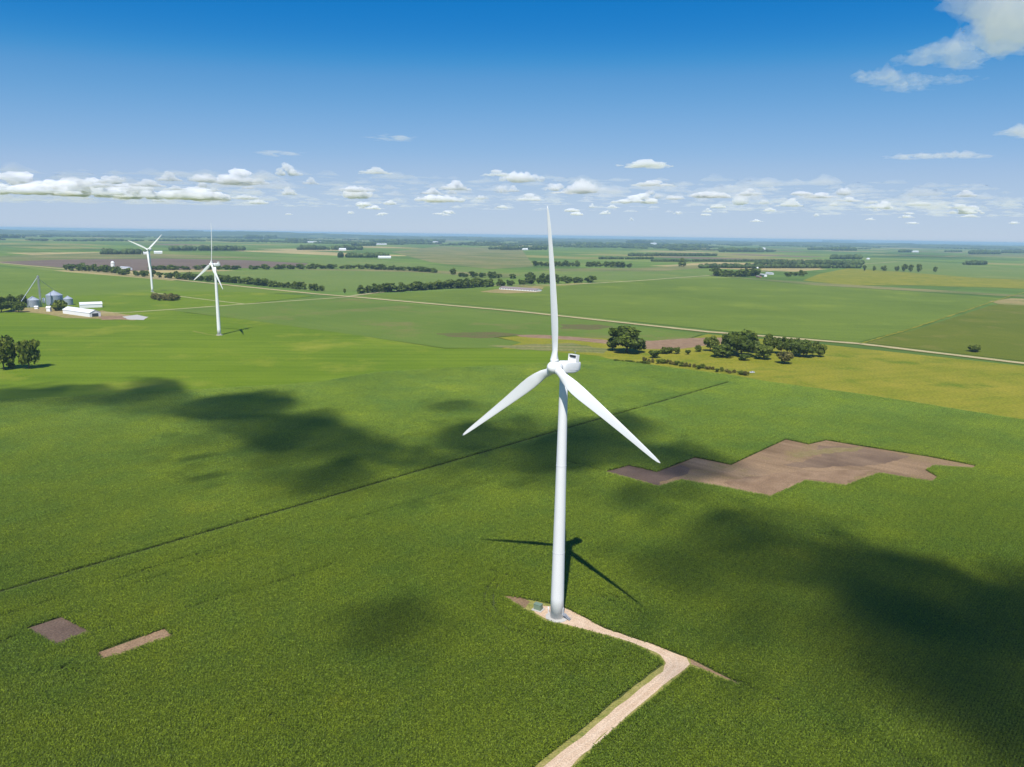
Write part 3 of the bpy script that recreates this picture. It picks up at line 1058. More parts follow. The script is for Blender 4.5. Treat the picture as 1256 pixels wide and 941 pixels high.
def tree_meshes(i, nclump, per, mat, leaf=.16, flat=.75, zc=.56, rxy=.36, rz=.45, rag=False):
    """unit tree: 1 tall; crown mesh and trunk mesh"""
    rd = random.Random(100 + i)
    V, Fc = crown_faces(rd, nclump, per, 1, flat, leaf, rag)
    zs = [v.z for v in V]
    z0, z1 = min(zs), max(zs)
    V = [(v.x * rxy, v.y * rxy, zc + (v.z - (z1 + z0) / 2) / (z1 - z0) * 2 * rz) for v in V]
    me = bpy.data.meshes.new('crown')
    me.from_pydata(V, [], Fc)
    me.materials.append(mat)
    me.update()
    tb_ = MB()
    tb_.tube((0, 0, 0), (.01, 0, .18), .028, .022, 8)
    tb_.tube((.01, 0, .18), (.0, .01, .62), .022, .012, 8)
    for k in range(5):
        a = rd.uniform(0, 2 * PI)
        z = rd.uniform(.2, .42)
        l = rd.uniform(.15, .28)
        tb_.tube((0.005, 0, z), (math.cos(a) * l, math.sin(a) * l, z + rd.uniform(.15, .3)), .012, .004, 6)
    tm = tb_.mesh('trunk', M['bark'], True)
    return me, tm


M['leaf_dark'] = leaf_mat('leaf_dark', (0.075, 0.115, 0.014), (0.15, 0.195, 0.027), 0.08, .4)
M['leaf_mid'] = leaf_mat('leaf_mid', (0.11, 0.15, 0.017), (0.20, 0.24, 0.034), 0.08, .4)
M['leaf_olive'] = leaf_mat('leaf_olive', (0.14, 0.14, 0.03), (0.24, 0.21, 0.06), 0.08, .4)
M['leaf_far'] = leaf_mat('leaf_far', (0.045, 0.075, 0.016), (0.075, 0.11, 0.022), 0.01, .2)
BIG = [tree_meshes(i, 26, 110, M['leaf_dark' if i % 2 else 'leaf_mid'], .13) for i in range(6)]
RAG = [tree_meshes(70 + i, 22, 85, M['leaf_dark' if i % 2 else 'leaf_mid'], .12, .8, .58, .33, .42, True) for i in range(4)]
OLIVE = [tree_meshes(20 + i, 18, 90, M['leaf_olive'], .15) for i in range(2)]
BUSH = [tree_meshes(30 + i, 12, 70, M['leaf_mid' if i % 2 else 'leaf_dark'], .18, .8, .5, .5, .5) for i in range(4)]
BUSHO = [tree_meshes(40 + i, 12, 60, M['leaf_olive'], .18, .8, .5, .5, .5) for i in range(3)]
ROWT = [tree_meshes(50 + i, 8, 34, M['leaf_dark'], .26, .9, .50, .42, .50) for i in range(5)]


def tree(name, kit, loc, h, w, label, cat='tree', group=None, rz=None):
    t = thing(name, label, cat, loc, random.uniform(0, 6.3) if rz is None else rz, group)
    cm, tm = kit
    sx = w / .60 if kit not in BUSH + BUSHO + ROWT else (w / .85 if kit not in ROWT else w / .84)
    a = link('crown', cm, t)
    a.scale = (sx, sx, h)
    b = link('trunk', tm, t)
    b.scale = (max(h * .8, sx * .7), max(h * .8, sx * .7), h)
    return t


def ptree(name, kit, x, y, wpx, hpx, label, **k):
    p = at(x, y)
    m = px(p)
    return tree(name, kit, p, hpx * m, wpx * m, label, **k)


G1 = 'trees of the grove in the yellow pasture'
ptree('broadleaf_tree', BIG[1], 769, 432, 44, 33, 'big round dark tree standing alone left of the pasture grove', group=G1)
ptree('broadleaf_tree', BIG[0], 751, 430, 17, 16, 'small tree tucked against the left side of the big round tree', group=G1)
ptree('broadleaf_tree', BIG[3], 784, 432, 14, 17, 'small tree tucked against the right side of the big round tree', group=G1)
for i, (x, y, w, h, lb) in enumerate([
        (803, 439, 14, 10, 'low dark bush nearest the big round tree, in front of the others'),
        (814, 434, 13, 9, 'left bush of the low clump between big tree and grove'),
        (823, 433.5, 11, 8, 'middle bush of the low clump between big tree and grove'),
        (831, 434, 10, 9, 'right bush of the low clump between big tree and grove'),
        (843.5, 435, 6, 6, 'tiny lone bush in the pasture just left of the grove'),
        (857, 431.5, 9, 9, 'small round bush at the left tip of the grove'),
        (912, 442, 16, 8, 'low shrub in front of the tallest grove tree'),
        (1196, 431, 20, 8.5, 'lone dark bush in the right green field beyond the road')]):
    ptree('bush', BUSH[i % 4], x, y, w, h, lb, cat='bush')
for i, (x, y, w, h, lb) in enumerate([
        (871, 431, 17, 20, 'slim tree at the left end of the grove'),
        (886, 438, 24, 17, 'broad low tree in front at the left of the grove'),
        (897, 432, 20, 22, 'tree behind the broad low one, left of the tallest tree'),
        (909, 437, 32, 34, 'tallest tree of the grove, with a ragged crown'),
        (922, 433, 22, 27, 'tree just right of the tallest grove tree'),
        (936, 441, 20, 19, 'dark low tree in front of the middle of the grove'),
        (944, 433, 20, 24, 'tree in the back row above the dark low front tree'),
        (958, 434, 20, 22, 'back row tree in the right half of the grove, above the olive tree'),
        (971, 435, 18, 21, 'back row tree between the olive tree and the grove end'),
        (985, 438, 22, 22, 'dense dark tree near the right end of the grove'),
        (997, 437, 14, 19, 'second last tree at the right end of the grove'),
        (1006, 438, 13, 17, 'last tree at the right end of the grove')]):
    ptree('broadleaf_tree', (BIG[i % 6], RAG[i % 4], BIG[(i + 3) % 6])[i % 3], x, y, w * random.uniform(1.0, 1.25), h, lb, group=G1)
ptree('broadleaf_tree', OLIVE[0], 962, 446, 21, 17, 'pale olive half-bare tree in front of the grove', group=G1)
ptree('broadleaf_tree', BIG[4], 5, 453, 28, 42, 'left tall tree at the edge of the photo in bright green field')
ptree('broadleaf_tree', BIG[2], 36, 452, 26, 38, 'right tall tree of the pair in the bright green field')
ptree('bush', BUSH[1], 14, 452, 10, 10, 'bush between the pair of tall trees at the left edge', cat='bush')
for i, (x, y, w, h, lb) in enumerate([
        (2, 383, 20, 20, 'leftmost dark tree of the farmstead'), (14, 381, 18, 20, 'second dark farmstead tree from the left edge'),
        (23, 383, 14, 13, 'low dark farmstead tree in front of the spout foot'), (27, 377, 14, 16, 'farmstead tree behind the spout foot, nearest the first bin'),
        (71.5, 381, 19, 14, 'round bush in front of the large grain bin')]):
    ptree('broadleaf_tree' if i < 4 else 'bush', BIG[(i * 2 + 1) % 6] if i < 4 else BUSH[1], x, y, w, h, lb, cat='tree' if i < 4 else 'bush')
for i in range(26):
    t = i / 25
    x, y = 792 + 124 * t + random.uniform(-2, 2), 443.5 + 16.5 * t + random.uniform(-1, 1)
    ptree('shrub', (BUSHO + BUSH)[i % 5], x, y, random.uniform(5, 8), random.uniform(4, 6.5), 'small shrub in the row along the crop edge below the grove', cat='shrub', group='shrub row at the crop edge')
for i in range(10):
    t = i / 9
    ptree('shrub', BUSH[i % 4], 755 + 40 * t, 443.3 + 3.0 * t, random.uniform(5, 7), random.uniform(1.8, 3), 'very low shrub where the shrub row starts below the big round tree', cat='shrub', group='low shrubs at the start of the row')
for i in range(16):
    x = 176 + random.random() * 44
    ptree('shrub', (BUSHO)[i % 3], x, 369.5 - random.random() * 3.5, random.uniform(7, 11), random.uniform(5, 9), 'olive brown shrub in the brush clump at the farthest turbine', cat='shrub', group='brush clump')


def tree_row(pts, n, hpx, jit, label, group, gap=(), wide=1.0):
    P = [at(*p) for p in pts]
    L = [0]
    for a, b in zip(P, P[1:]):
        L.append(L[-1] + (b - a).length)
    for i in range(n):
        s = (i + random.uniform(.2, .8)) / n * L[-1]
        if any(g0 < s / L[-1] < g1 for g0, g1 in gap):
            continue
        k = max(j for j in range(len(L)) if L[j] <= s)
        k = min(k, len(P) - 2)
        p = P[k].lerp(P[k + 1], (s - L[k]) / (L[k + 1] - L[k]))
        p = p + Vector((random.gauss(0, jit), random.gauss(0, jit), 0))
        m = px(p)
        h = hpx * m * random.uniform(.7, 1.15)
        tree('row_tree', ROWT[random.randrange(5)], p, h, h * wide * random.uniform(1.3, 2.0), label, group=group)


tree_row([(205, 341), (300, 348), (395, 357)], 46, 8.5, 2, 'dark tree in the shelterbelt directly along the main gravel road', 'shelterbelt along the main road')
tree_row([(150, 336.5), (205, 341)], 9, 8, 6, 'dark tree in the shelterbelt directly along the main gravel road', 'shelterbelt along the main road')
tree_row([(437, 360), (500, 356.5), (590, 351.5)], 44, 10.5, 4, 'dark tree in the thick belt right of the crossroads', 'thick belt right of the crossroads')
tree_row([(180, 331), (300, 330.5), (440, 329.5), (520, 333), (535, 334.5)], 66, 6.0, 4, 'dark tree in the long thin belt beyond the first shelterbelt', 'long thin belt', ((.28, .295), (.52, .53)), 1.5)
tree_row([(590, 352), (650, 348.5), (728, 346)], 24, 8.0, 5, 'dark tree in the belt behind the long barn', 'belt behind the long barn')
tree_row([(565, 339.5), (632, 342)], 10, 7.5, 6, 'tree in the loose belt left of the upper blade', 'loose belt left of the blade', ((.3, .42),))
tree_row([(641, 341.5), (700, 345)], 10, 8, 7, 'tree in the loose belt crossing behind the upper blade', 'loose belt behind the blade')
tree_row([(87, 331), (120, 333), (152, 336)], 20, 8.5, 9, 'dark tree of the farm wood beside the white round tank', 'farm wood by the round tank')
tree_row([(657, 326.5), (720, 327), (775, 328.5)], 26, 7, 7, 'tree in the wide belt right of the upper blade tip', 'wide belt right of the blade', ((.78, .82),))
tree_row([(871, 338), (900, 339.5), (926, 338)], 22, 9, 8, 'tree of the wood left of the white farmhouse', 'wood left of the white farmhouse')
tree_row([(964, 339), (984, 338.5)], 4, 7, 4, 'small tree in the yellow field right of the white farmhouse', 'small trees right of the farmhouse')
for x, w, h in ((1060, 6, 7), (1072, 6, 6.5), (1083.5, 8, 7), (1099.5, 7, 7), (1109, 10, 10), (1117, 9, 9), (1127, 11, 10), (1147, 8, 7)):
    ptree('row_tree', ROWT[int(x) % 5], x, 332 + (x - 1060) * .02, w, h, 'round tree in the single file across the right yellow field', group='single file trees')
ptree('row_tree', ROWT[2], 423, 359.5, 5, 6, 'tiny lone tree at the crossroads')
ptree('row_tree', ROWT[1], 555, 337, 11, 9, 'lone round tree in the field beyond the thick belt')
ptree('row_tree', ROWT[3], 838, 327, 13, 11, 'single round tree in front of the wooded band left of the farm')


# woods too far off to part their trees
def ico(sub_):
    me = bmesh.new()
    bmesh.ops.create_icosphere(me, subdivisions=sub_, radius=1)
    vs_ = [v.co.copy() for v in me.verts]
    fs_ = [tuple(v.index for v in f.verts) for f in me.faces]
    me.free()
    return vs_, fs_


LV, LF = ico(2)
LUMPS = {}
for sub_ in (1, 2):
    v0, f0 = ico(sub_)
    LUMPS[sub_] = (np.array(f0), [np.array([v * (1 + .5 * noise.noise(v * 2.1 + Vector((k * 7.7, 0, 0)))) for v in v0]) for k in range(12)])


def fast_mesh(name, V, Fc, mat):
    """triangles from arrays"""
    me = bpy.data.meshes.new(name)
    me.vertices.add(len(V))
    me.vertices.foreach_set('co', np.asarray(V, np.float32).ravel())
    me.loops.add(len(Fc) * 3)
    me.loops.foreach_set('vertex_index', np.asarray(Fc, np.int32).ravel())
    me.polygons.add(len(Fc))
    me.polygons.foreach_set('loop_start', np.arange(0, len(Fc) * 3, 3, dtype=np.int32))
    me.update(calc_edges=True)
    me.materials.append(mat)
    return me


def wood(spots, label, name='woods', sub_=2):
    """spots: (x, y, height, radius)"""
    F0, vars_ = LUMPS[sub_]
    V, Fc, k = [], [], 0
    for x, y, h, r in spots:
        q = vars_[random.randrange(12)]
        a = random.uniform(0, 6.28)
        ca, sa = math.cos(a), math.sin(a)
        V.append(np.c_[x + (q[:, 0] * ca - q[:, 1] * sa) * r, y + (q[:, 0] * sa + q[:, 1] * ca) * r, np.maximum(-.3, h * .5 + q[:, 2] * h * .55)])
        Fc.append(F0 + k)
        k += len(q)
    o = link(name, fast_mesh(name, np.concatenate(V), np.concatenate(Fc), M['leaf_far']))
    o['kind'] = 'stuff'
    return tag(o, label, 'woods')


def grove(x0, x1, y, hpx, depth=30, n=None, y1=None):
    a, b = at(x0, y), at(x1, y if y1 is None else y1)
    m = px(a)
    h = hpx * m
    L = (b - a).length
    n = n or max(6, int(L / (h * .24)))
    S = []
    for _ in range(n):
        p = a.lerp(b, random.random())
        hh = h * random.uniform(.6, 1.1)
        S.append((p.x + random.gauss(0, 4), p.y + random.uniform(0, depth), hh, hh * random.uniform(.45, .7)))
    return S


S = []
for g in [(208, 300, 307.5, 6), (122, 178, 312, 6.5), (365, 442, 306.5, 5.5), (415, 478, 316, 6), (0, 28, 292, 4.5), (255, 296, 292.5, 2.5), (300, 338, 293, 4.5),
          (350, 380, 296.5, 4), (432, 460, 301.5, 4), (455, 500, 297, 3.5), (485, 545, 297.5, 4), (575, 612, 301, 4), (600, 622, 306, 3.5), (615, 670, 306.5, 5),
          (635, 680, 298, 2.5), (705, 760, 301.5, 4), (760, 800, 302.5, 4), (770, 880, 314, 3.5), (800, 835, 313.5, 3), (800, 960, 321, 3), (860, 1056, 329, 5.5), (930, 1060, 325, 6), (735, 800, 318, 3),
          (884, 935, 309, 5), (815, 870, 304, 4.5), (992, 1020, 306.5, 3), (1022, 1050, 307.5, 4), (1020, 1057, 318, 5.5), (1187, 1211, 325, 5), (1104, 1119, 309.5, 3.5),
          (1192, 1226, 312, 5), (1230, 1256, 310.5, 3.5), (1010, 1050, 297.5, 2.5), (1095, 1120, 301, 2.5), (770, 800, 299, 4), (50, 62, 291, 3), (160, 182, 287.5, 3.5),
          (232, 250, 287, 4), (1160, 1180, 309, 2), (540, 590, 293.5, 3)]:
    S += grove(*g)
wood(S, 'scattered dark groves and windbreaks far across the farmland')
# the wooded rim of the plain
S = []
for i in range(2000):
    d = 7000 * math.exp(random.random() * 1.75)
    a = random.uniform(-.66, .66)
    cx, cy_ = d * math.tan(a), d
    if noise.noise(Vector((cx / 2600, cy_ / 2600, 4))) < (.12 if d < 12000 else -.2):
        continue
    L = random.uniform(120, 500)
    ang = GRID + (PI / 2 if random.random() < .4 else 0)
    nn = max(3, int(L / 45))
    for k in range(nn):
        s = (k / nn - .5) * L
        hh = random.uniform(10, 20) * (1 + d / 40000)
        S.append((cx + s * math.cos(ang) + random.gauss(0, 8), cy_ + s * math.sin(ang) + random.gauss(0, 8), hh, random.uniform(22, 36)))
wood(S, 'blue hazy woods along the horizon', 'far_woods', 1)


# ------------------------------------------------------------------ farm buildings
def shed(name, a, b, w, hw, hr, label, wall, roof, door=None, win=0):
    """gable shed between ground points a and b (its long axis)"""
    a, b = Vector(a), Vector(b)
    L = (b - a).length
    t = thing(name, label, 'shed' if 'house' not in name else 'house', (a + b) / 2, math.atan2(b.y - a.y, b.x - a.x))
    m = MB()
    h2, w2 = L / 2, w / 2
    m.add([(-h2, -w2, 0), (h2, -w2, 0), (h2, w2, 0), (-h2, w2, 0), (-h2, -w2, hw), (h2, -w2, hw), (h2, w2, hw), (-h2, w2, hw), (-h2, 0, hr - .05), (h2, 0, hr - .05)],
          [(0, 1, 5, 4), (2, 3, 7, 6), (1, 2, 6, 9, 5), (3, 0, 4, 8, 7)])
    m.build('wall', wall, t)
    r = MB()
    e = .5
    dz = (hr - hw) / w2 * e
    for s in (-1, 1):
        r.add([(-h2 - e, s * (w2 + e), hw - dz), (h2 + e, s * (w2 + e), hw - dz), (h2 + e, 0, hr), (-h2 - e, 0, hr),
               (-h2 - e, s * (w2 + e), hw - dz + .22), (h2 + e, s * (w2 + e), hw - dz + .22), (h2 + e, 0, hr + .22), (-h2 - e, 0, hr + .22)],
              [(0, 1, 2, 3), (4, 5, 6, 7), (0, 1, 5, 4), (1, 2, 6, 5), (3, 0, 4, 7)])
    r.build('roof', roof, t)
    if door:
        end, dw, dh = door
        MB().box((end * (h2 + .04), 0, dh / 2), (.12, dw, dh)).build('door', M['dark'], t)
    for k in range(win):
        x = (k + .5) / win * L - h2
        wd = MB().box((x, -w2 - .03, hw * .55), (L / win * .35, .1, hw * .35)).build('window', M['glass'], t)
    return t


def grain_bin(x, y, dpx, hpx, rpx, label):
    p = at(x, y)
    m = px(p)
    r, h, rh = dpx * m / 2, hpx * m, rpx * m
    t = thing('grain_bin', label, 'grain bin', p, 0, 'grain bins of the farmstead')
    prof = []
    k = 12
    for i in range(k):
        z = h * i / k
        prof += [(r, z), (r, z + h / k * .85), (r * 1.012, z + h / k * .88), (r * 1.012, z + h / k * .97)]
    prof.append((r, h))
    MB().lathe(prof, 32).build('wall', M['bin'], t)
    rf = MB().lathe([(r * 1.03, h - .1), (r * 1.03, h + .05), (r * .5, h + rh * .52), (r * .12, h + rh * .9), (r * .12, h + rh), (.05, h + rh * 1.05)], 32).build('roof', M['binroof'], t)
    rb = MB()
    for i in range(16):
        a = 2 * PI * i / 16
        c, s = math.cos(a), math.sin(a)
        rb.tube((c * r, s * r, h + .12), (c * r * .14, s * r * .14, h + rh * .93), .1, .06, 4)
    rb.build('roof_rib', M['bin'], rf)
    MB().box((0, -r * 1.015, 1.3), (1.2, .15, 2.2)).build('door', M['dark'], t)
    return t


grain_bin(41, 376.5, 14, 8.5, 4.5, 'grey steel grain bin nearest the conveyor leg, on its left')
grain_bin(67.5, 373.5, 18, 11.5, 5.5, 'largest grey steel grain bin, behind the round bush')
grain_bin(84, 374, 10.5, 7.5, 3.5, 'smallest grey steel grain bin, right of the large one')
# bucket elevator leg with its spout
p = at(50.5, 376)
m_ = px(p)
leg = thing('grain_elevator', 'tall grey lattice grain leg with a long diagonal spout', 'grain elevator', p, 0)
H_ = 36 * m_
lt = MB()
hw_ = 1.15
for sx in (-1, 1):
    for sy in (-1, 1):
        lt.tube((sx * hw_, sy * hw_, 0), (sx * hw_, sy * hw_, H_), .14, n=5)
nb = 14
for k in range(nb):
    z0, z1 = H_ * k / nb, H_ * (k + 1) / nb
    for (x0, y0), (x1, y1) in (((-1, -1), (1, -1)), ((1, -1), (1, 1)), ((1, 1), (-1, 1)), ((-1, 1), (-1, -1))):
        lt.tube((x0 * hw_, y0 * hw_, z0), (x1 * hw_, y1 * hw_, z1), .08, n=4)
        lt.tube((x0 * hw_, y0 * hw_, z1), (x1 * hw_, y1 * hw_, z1), .08, n=4)
lt.build('lattice_tower', M['steel'], leg)
MB().box((-.35, 0, H_ / 2), (.6, .5, H_)).box((.45, 0, H_ / 2), (.5, .5, H_)).build('leg_casing', M['steel'], leg)
MB().box((0, 0, H_ + .9), (2.6, 1.6, 1.8)).build('leg_head', M['steel'], leg)
q = at(27, 378) - p
sp = MB()
zt = H_ - .5
sp.tube((-1, 0, zt), (q.x, q.y, 8.0 * m_), .45, n=8)
sp.build('spout', M['binroof'], leg)
MB().tube((1.0, 0, zt - 3), (at(67, 372).x - p.x, at(67, 372).y - p.y, 17.5 * m_), .3, n=8).build('spout', M['steel'], leg)
p = at(54.5, 375.5)
tk = thing('hopper_tank', 'slim white hopper tank right of the grain leg', 'tank', p, 0)
MB().lathe([(.3, 3.0), (1.9, 5.0), (2.0, 5.2), (2.0, 11.5), (1.2, 12.6), (.2, 13.0)], 20).build('tank_shell', M['shed_white'], tk, True)
lg = MB()
for k in range(4):
    a = PI / 4 + k * PI / 2
    lg = MB().tube((math.cos(a) * 1.9, math.sin(a) * 1.9, 0), (math.cos(a) * 1.9, math.sin(a) * 1.9, 6), .12, n=6).build('leg', M['steel'], tk)

hs = M['shed_white']
shed('machine_shed', at(84, 384), at(117, 388.5), 15, 5.6, 9.2, 'large white metal shed with an open dark door, in front', hs, M['shed_roof'], (1, 8.5, 4.6))
shed('machine_shed', at(98, 377.5), at(125, 376.5), 13, 5.2, 8.0, 'white metal shed behind the one with the dark door', hs, M['shed_roof'], None)
shed('small_shed', at(58, 382), at(62.5, 382), 5, 5.5, 7.5, 'tiny white shed left of the round farmstead bush', hs, M['shed_roof'], None)
shed('small_shed', at(43, 379), at(47, 379), 4, 3.2, 4.4, 'tiny white shed at the foot of the left grain bin', hs, M['shed_roof'], None)
shed('long_barn', at(616, 354.5), at(661, 357.5), 22, 3.2, 6.0, 'long low barn with white walls and brownish roof by the green field', hs, M['roof_brown'], None, 14)
shed('farmhouse', at(933, 338.5), at(939, 339.5), 9, 5, 8, 'white farmhouse right of the wood in the yellow field', hs, M['roof_grey'], None, 3)
shed('farm_shed', at(940, 336.5), at(948, 337), 10, 4.5, 7, 'low pale shed just right of the white farmhouse', hs, M['roof_grey'], None)
shed('farm_shed', at(928, 340), at(933, 340.5), 7, 3, 5, 'small reddish shed at the left foot of the farmhouse', M['red_wall'], M['roof_brown'], None)
shed('farm_shed', at(149, 330.5), at(160, 331.3), 12, 6, 9, 'grey roofed farm shed right of the white round tank', hs, M['roof_grey'], None)
shed('farmhouse', at(120.5, 332), at(128, 332.6), 10, 6, 9.5, 'tan farmhouse in the farm wood by the road', M['tan_wall'], M['tan_wall'], None, 3)


def silo(x, y, dpx, hpx, label, mat=None):
    p = at(x, y)
    m = px(p)
    r, h = dpx * m / 2, hpx * m
    t = thing('tower_silo', label, 'silo', p)
    MB().lathe([(r, 0), (r, h * .78)], 24).build('wall', mat or hs, t, False)
    MB().lathe([(r * 1.03, h * .78), (r * .95, h * .86), (r * .6, h * .96), (.05, h)], 24).build('dome', mat or hs, t, True)


silo(139, 332.5, 4.5, 12, 'white domed silo rising out of the farm wood')
silo(928.5, 337, 2.8, 9.5, 'slim pale silo beside the white farmhouse')
silo(258, 306, 1.8, 4, 'small white silo in the grove behind the middle turbine')
far_sheds = [
    (176, 182, 312, 3.2, 'small white shed at the right end of the grove behind the farthest turbine'),
    (189, 199, 311.2, 3.2, 'white farm shed right of the farthest turbine hub'),
    (250, 257, 307, 2.4, 'pale shed inside the grove behind the middle turbine'),
    (148, 163, 288, 1.6, 'long white shed on the horizon above the farthest turbine'),
    (222, 230, 287.3, 1.8, 'white shed on the horizon right of the farthest turbine'),
    (271, 284, 286.5, 1.4, 'thin white shed on the horizon right of the middle turbine'),
    (372, 397, 298, 1.8, 'very long thin white barn in the far fields'),
    (416, 424, 307.5, 3.0, 'pale shed at the left of the far tan farmyard'),
    (464, 479, 316.8, 2.8, 'pinkish white barn right of the far grove'),
    (462, 474, 300.5, 1.6, 'thin pale barn in the far fields above the pinkish barn'),
    (531, 537, 298.5, 2.2, 'small white shed in far fields left of the upper blade'),
    (641, 647, 306.8, 2.2, 'white shed with two smaller ones, just left of the upper blade'),
    (648, 653, 306.4, 1.8, 'middle one of three white sheds beside the upper blade'),
    (654, 660, 306, 1.8, 'pale shed touching the left edge of the upper blade'),
    (798, 805, 300.5, 2.6, 'bright white shed near the horizon right of the blade'),
    (811, 816, 297.5, 2.2, 'small white shed at the horizon, right of the bright one'),
    (845, 854, 313.5, 2.4, 'white shed in the thin far windbreak above the lone round tree'),
    (934, 938, 306.5, 2.6, 'small white shed at the end of a far grove'),
    (1057, 1064, 300.5, 1.8, 'shorter left one of the two bright far barns on the right'),
    (1068, 1084, 300.7, 1.8, 'longer right one of the two bright far barns'),
    (1119, 1126, 309.6, 2.0, 'pale shed right of a small far grove on the right'),
    (864, 873, 294.5, 1.3, 'thin white shed on the horizon above the wooded band'),
    (72, 76, 287, 1.6, 'small white shed in the hazy woods at the left'),
    (1063, 1066, 318.3, 1.8, 'tiny white shed beside a far grove in the right tan field'),
]
for x0, x1, y, h, lb in far_sheds:
    a, b = at(x0, y), at(x1, y)
    m = px(a)
    shed('far_shed', a, b, min(16, (b - a).length * .5), h * m * .6, h * m, lb, hs, M['shed_roof'])


# a pale car parked in the pasture
p = at(922.5, 457.5)
car = thing('parked_car', 'pale car parked in the grass below the grove', 'car', p, R(15))
prof = [(-2.25, .35), (-2.3, .75), (-2.1, .95), (-1.3, 1.0), (-.6, 1.48), (1.0, 1.5), (1.75, 1.02), (2.2, .95), (2.3, .6), (2.2, .32)]
bd = MB()
V_ = []
for y, s in ((-.9, 1.0), (-.82, 1.0), (.82, 1.0), (.9, 1.0)):
    inset = .0 if abs(y) < .85 else 1
    for x, z in prof:
        V_.append((x * (1 - .02 * inset), y * (.86 if z > 1.2 else 1), z - (.03 * inset if z > .9 else 0)))
k = len(prof)
fs_ = []
for s in range(3):
    for i in range(k):
        j = (i + 1) % k
        fs_.append((s * k + i, s * k + j, (s + 1) * k + j, (s + 1) * k + i))
fs_ += [tuple(range(k))[::-1], tuple(3 * k + i for i in range(k))]
bd.add(V_, fs_).build('body', M['car'], car)
MB().add([(-1.28, -.7, 1.03), (-.66, -.66, 1.47), (-.66, .66, 1.47), (-1.28, .7, 1.03)], [(0, 1, 2, 3)]).build('windscreen', M['glass'], car).location = (-.02, 0, .02)
MB().add([(1.06, -.66, 1.48), (1.72, -.7, 1.05), (1.72, .7, 1.05), (1.06, .66, 1.48)], [(0, 1, 2, 3)]).build('rear_window', M['glass'], car).location = (.02, 0, .02)
for sy in (-1, 1):
    MB().add([(-1.1, sy * .92, 1.0), (1.5, sy * .92, 1.0), (.9, sy * .82, 1.42), (-.6, sy * .82, 1.42)], [(0, 1, 2, 3)]).build('side_window', M['glass'], car)
    for x in (-1.4, 1.4):
        wh = MB().lathe([(.2, -.11), (.33, -.11), (.33, .11), (.2, .11)], 18).build('wheel', M['rubber'], car)
        wh.location = (x, sy * .84, .33)
        wh.rotation_euler = (R(90), 0, 0)
        MB().lathe([(.2, -.12), (.2, .12)], 14).build('rim', M['rim'], wh)


# ------------------------------------------------------------------ clouds
def cloud_mat(name, dens, col=(1, 1, 1), aniso=-0.5):
    m, n, out = new_mat(name)
    v = N(n, 'ShaderNodeVolumeScatter')
    v.inputs['Color'].default_value = rgb(col)
    v.inputs['Density'].default_value = dens
    v.inputs['Anisotropy'].default_value = aniso
    n.links.new(v.outputs[0], out.inputs['Volume'])
    return m


def fbm(x, y, s):
    t, a, f = 0, 1, 1
    for k in range(5):
        t += a * noise.noise(Vector((x * f, y * f, s + 7.3 * k)))
        a *= .6
        f *= 2.1
    return t


def sheet_cloud(name, blobs, zc, thick, mat, label, nscale, namp, res, seed=0, cut=0.12, group=None):
    """a cloud of uneven thickness; blobs: (centre x, y, u vector, v vector, strength)"""
    pts = np.array([(b[0] + s * b[2][0] * 1.9 + t * b[3][0] * 1.9, b[1] + s * b[2][1] * 1.9 + t * b[3][1] * 1.9) for b in blobs for s in (-1, 1) for t in (-1, 1)])
    x0, y0 = pts.min(0)
    x1, y1 = pts.max(0)
    nx, ny = int((x1 - x0) / res) + 2, int((y1 - y0) / res) + 2
    X, Y = np.meshgrid(x0 + np.arange(nx) * res, y0 + np.arange(ny) * res, indexing='ij')
    D = np.zeros_like(X)
    for cx, cy_, u, v, s in blobs:
        A = np.linalg.inv(np.array([[u[0], v[0]], [u[1], v[1]]]))
        dx, dy = X - cx, Y - cy_
        a, b = A[0, 0] * dx + A[0, 1] * dy, A[1, 0] * dx + A[1, 1] * dy
        D += s * np.exp(-1.1 * (a * a + b * b))
    NZ = np.array([[fbm(X[i, j] / nscale, Y[i, j] / nscale, seed) for j in range(ny)] for i in range(nx)])
    Tk = np.maximum(0, D * (1 + namp * NZ) - cut + .10 * namp * NZ * (D > .04))
    Tk = np.minimum(Tk, 1.8)
    Tk[0, :] = Tk[-1, :] = 0
    Tk[:, 0] = Tk[:, -1] = 0
    occ = Tk > 0
    cell = occ[:-1, :-1] | occ[1:, :-1] | occ[:-1, 1:] | occ[1:, 1:]
    idx_t, idx_b, V, Fc = {}, {}, [], []

    def vt(i, j):
        if (i, j) not in idx_t:
            idx_t[(i, j)] = len(V)
            V.append((X[i, j], Y[i, j], zc + thick * Tk[i, j] * .7))
        return idx_t[(i, j)]

    def vb(i, j):
        if not occ[i, j]:
            return vt(i, j)
        if (i, j) not in idx_b:
            idx_b[(i, j)] = len(V)
            V.append((X[i, j], Y[i, j], zc - thick * Tk[i, j] * .3))
        return idx_b[(i, j)]
    for i, j in zip(*np.nonzero(cell)):
        Fc.append((vt(i, j), vt(i + 1, j), vt(i + 1, j + 1), vt(i, j + 1)))
        Fc.append((vb(i, j), vb(i, j + 1), vb(i + 1, j + 1), vb(i + 1, j)))
    me = bpy.data.meshes.new(name)
    me.from_pydata(V, [], Fc)
    me.materials.append(mat)
    me.update()
    return tag(link(name, me), label, 'cloud', group)


ZC = 900.0
M['shade_cloud'] = cloud_mat('cloud_vapour', 0.03)


def from_shadow(lst):
    out = []
    for x, y, hx, hy, s in lst:
        g = at(x, y)
        c = g - sdir * (ZC / -sdir.z)
        u = (at(x + hx, y) - at(x - hx, y)) / 2
        v = (at(x, y - hy) - at(x, y + hy)) / 2
        out.append((c.x, c.y, (u.x, u.y), (v.x, v.y), s))
    return out


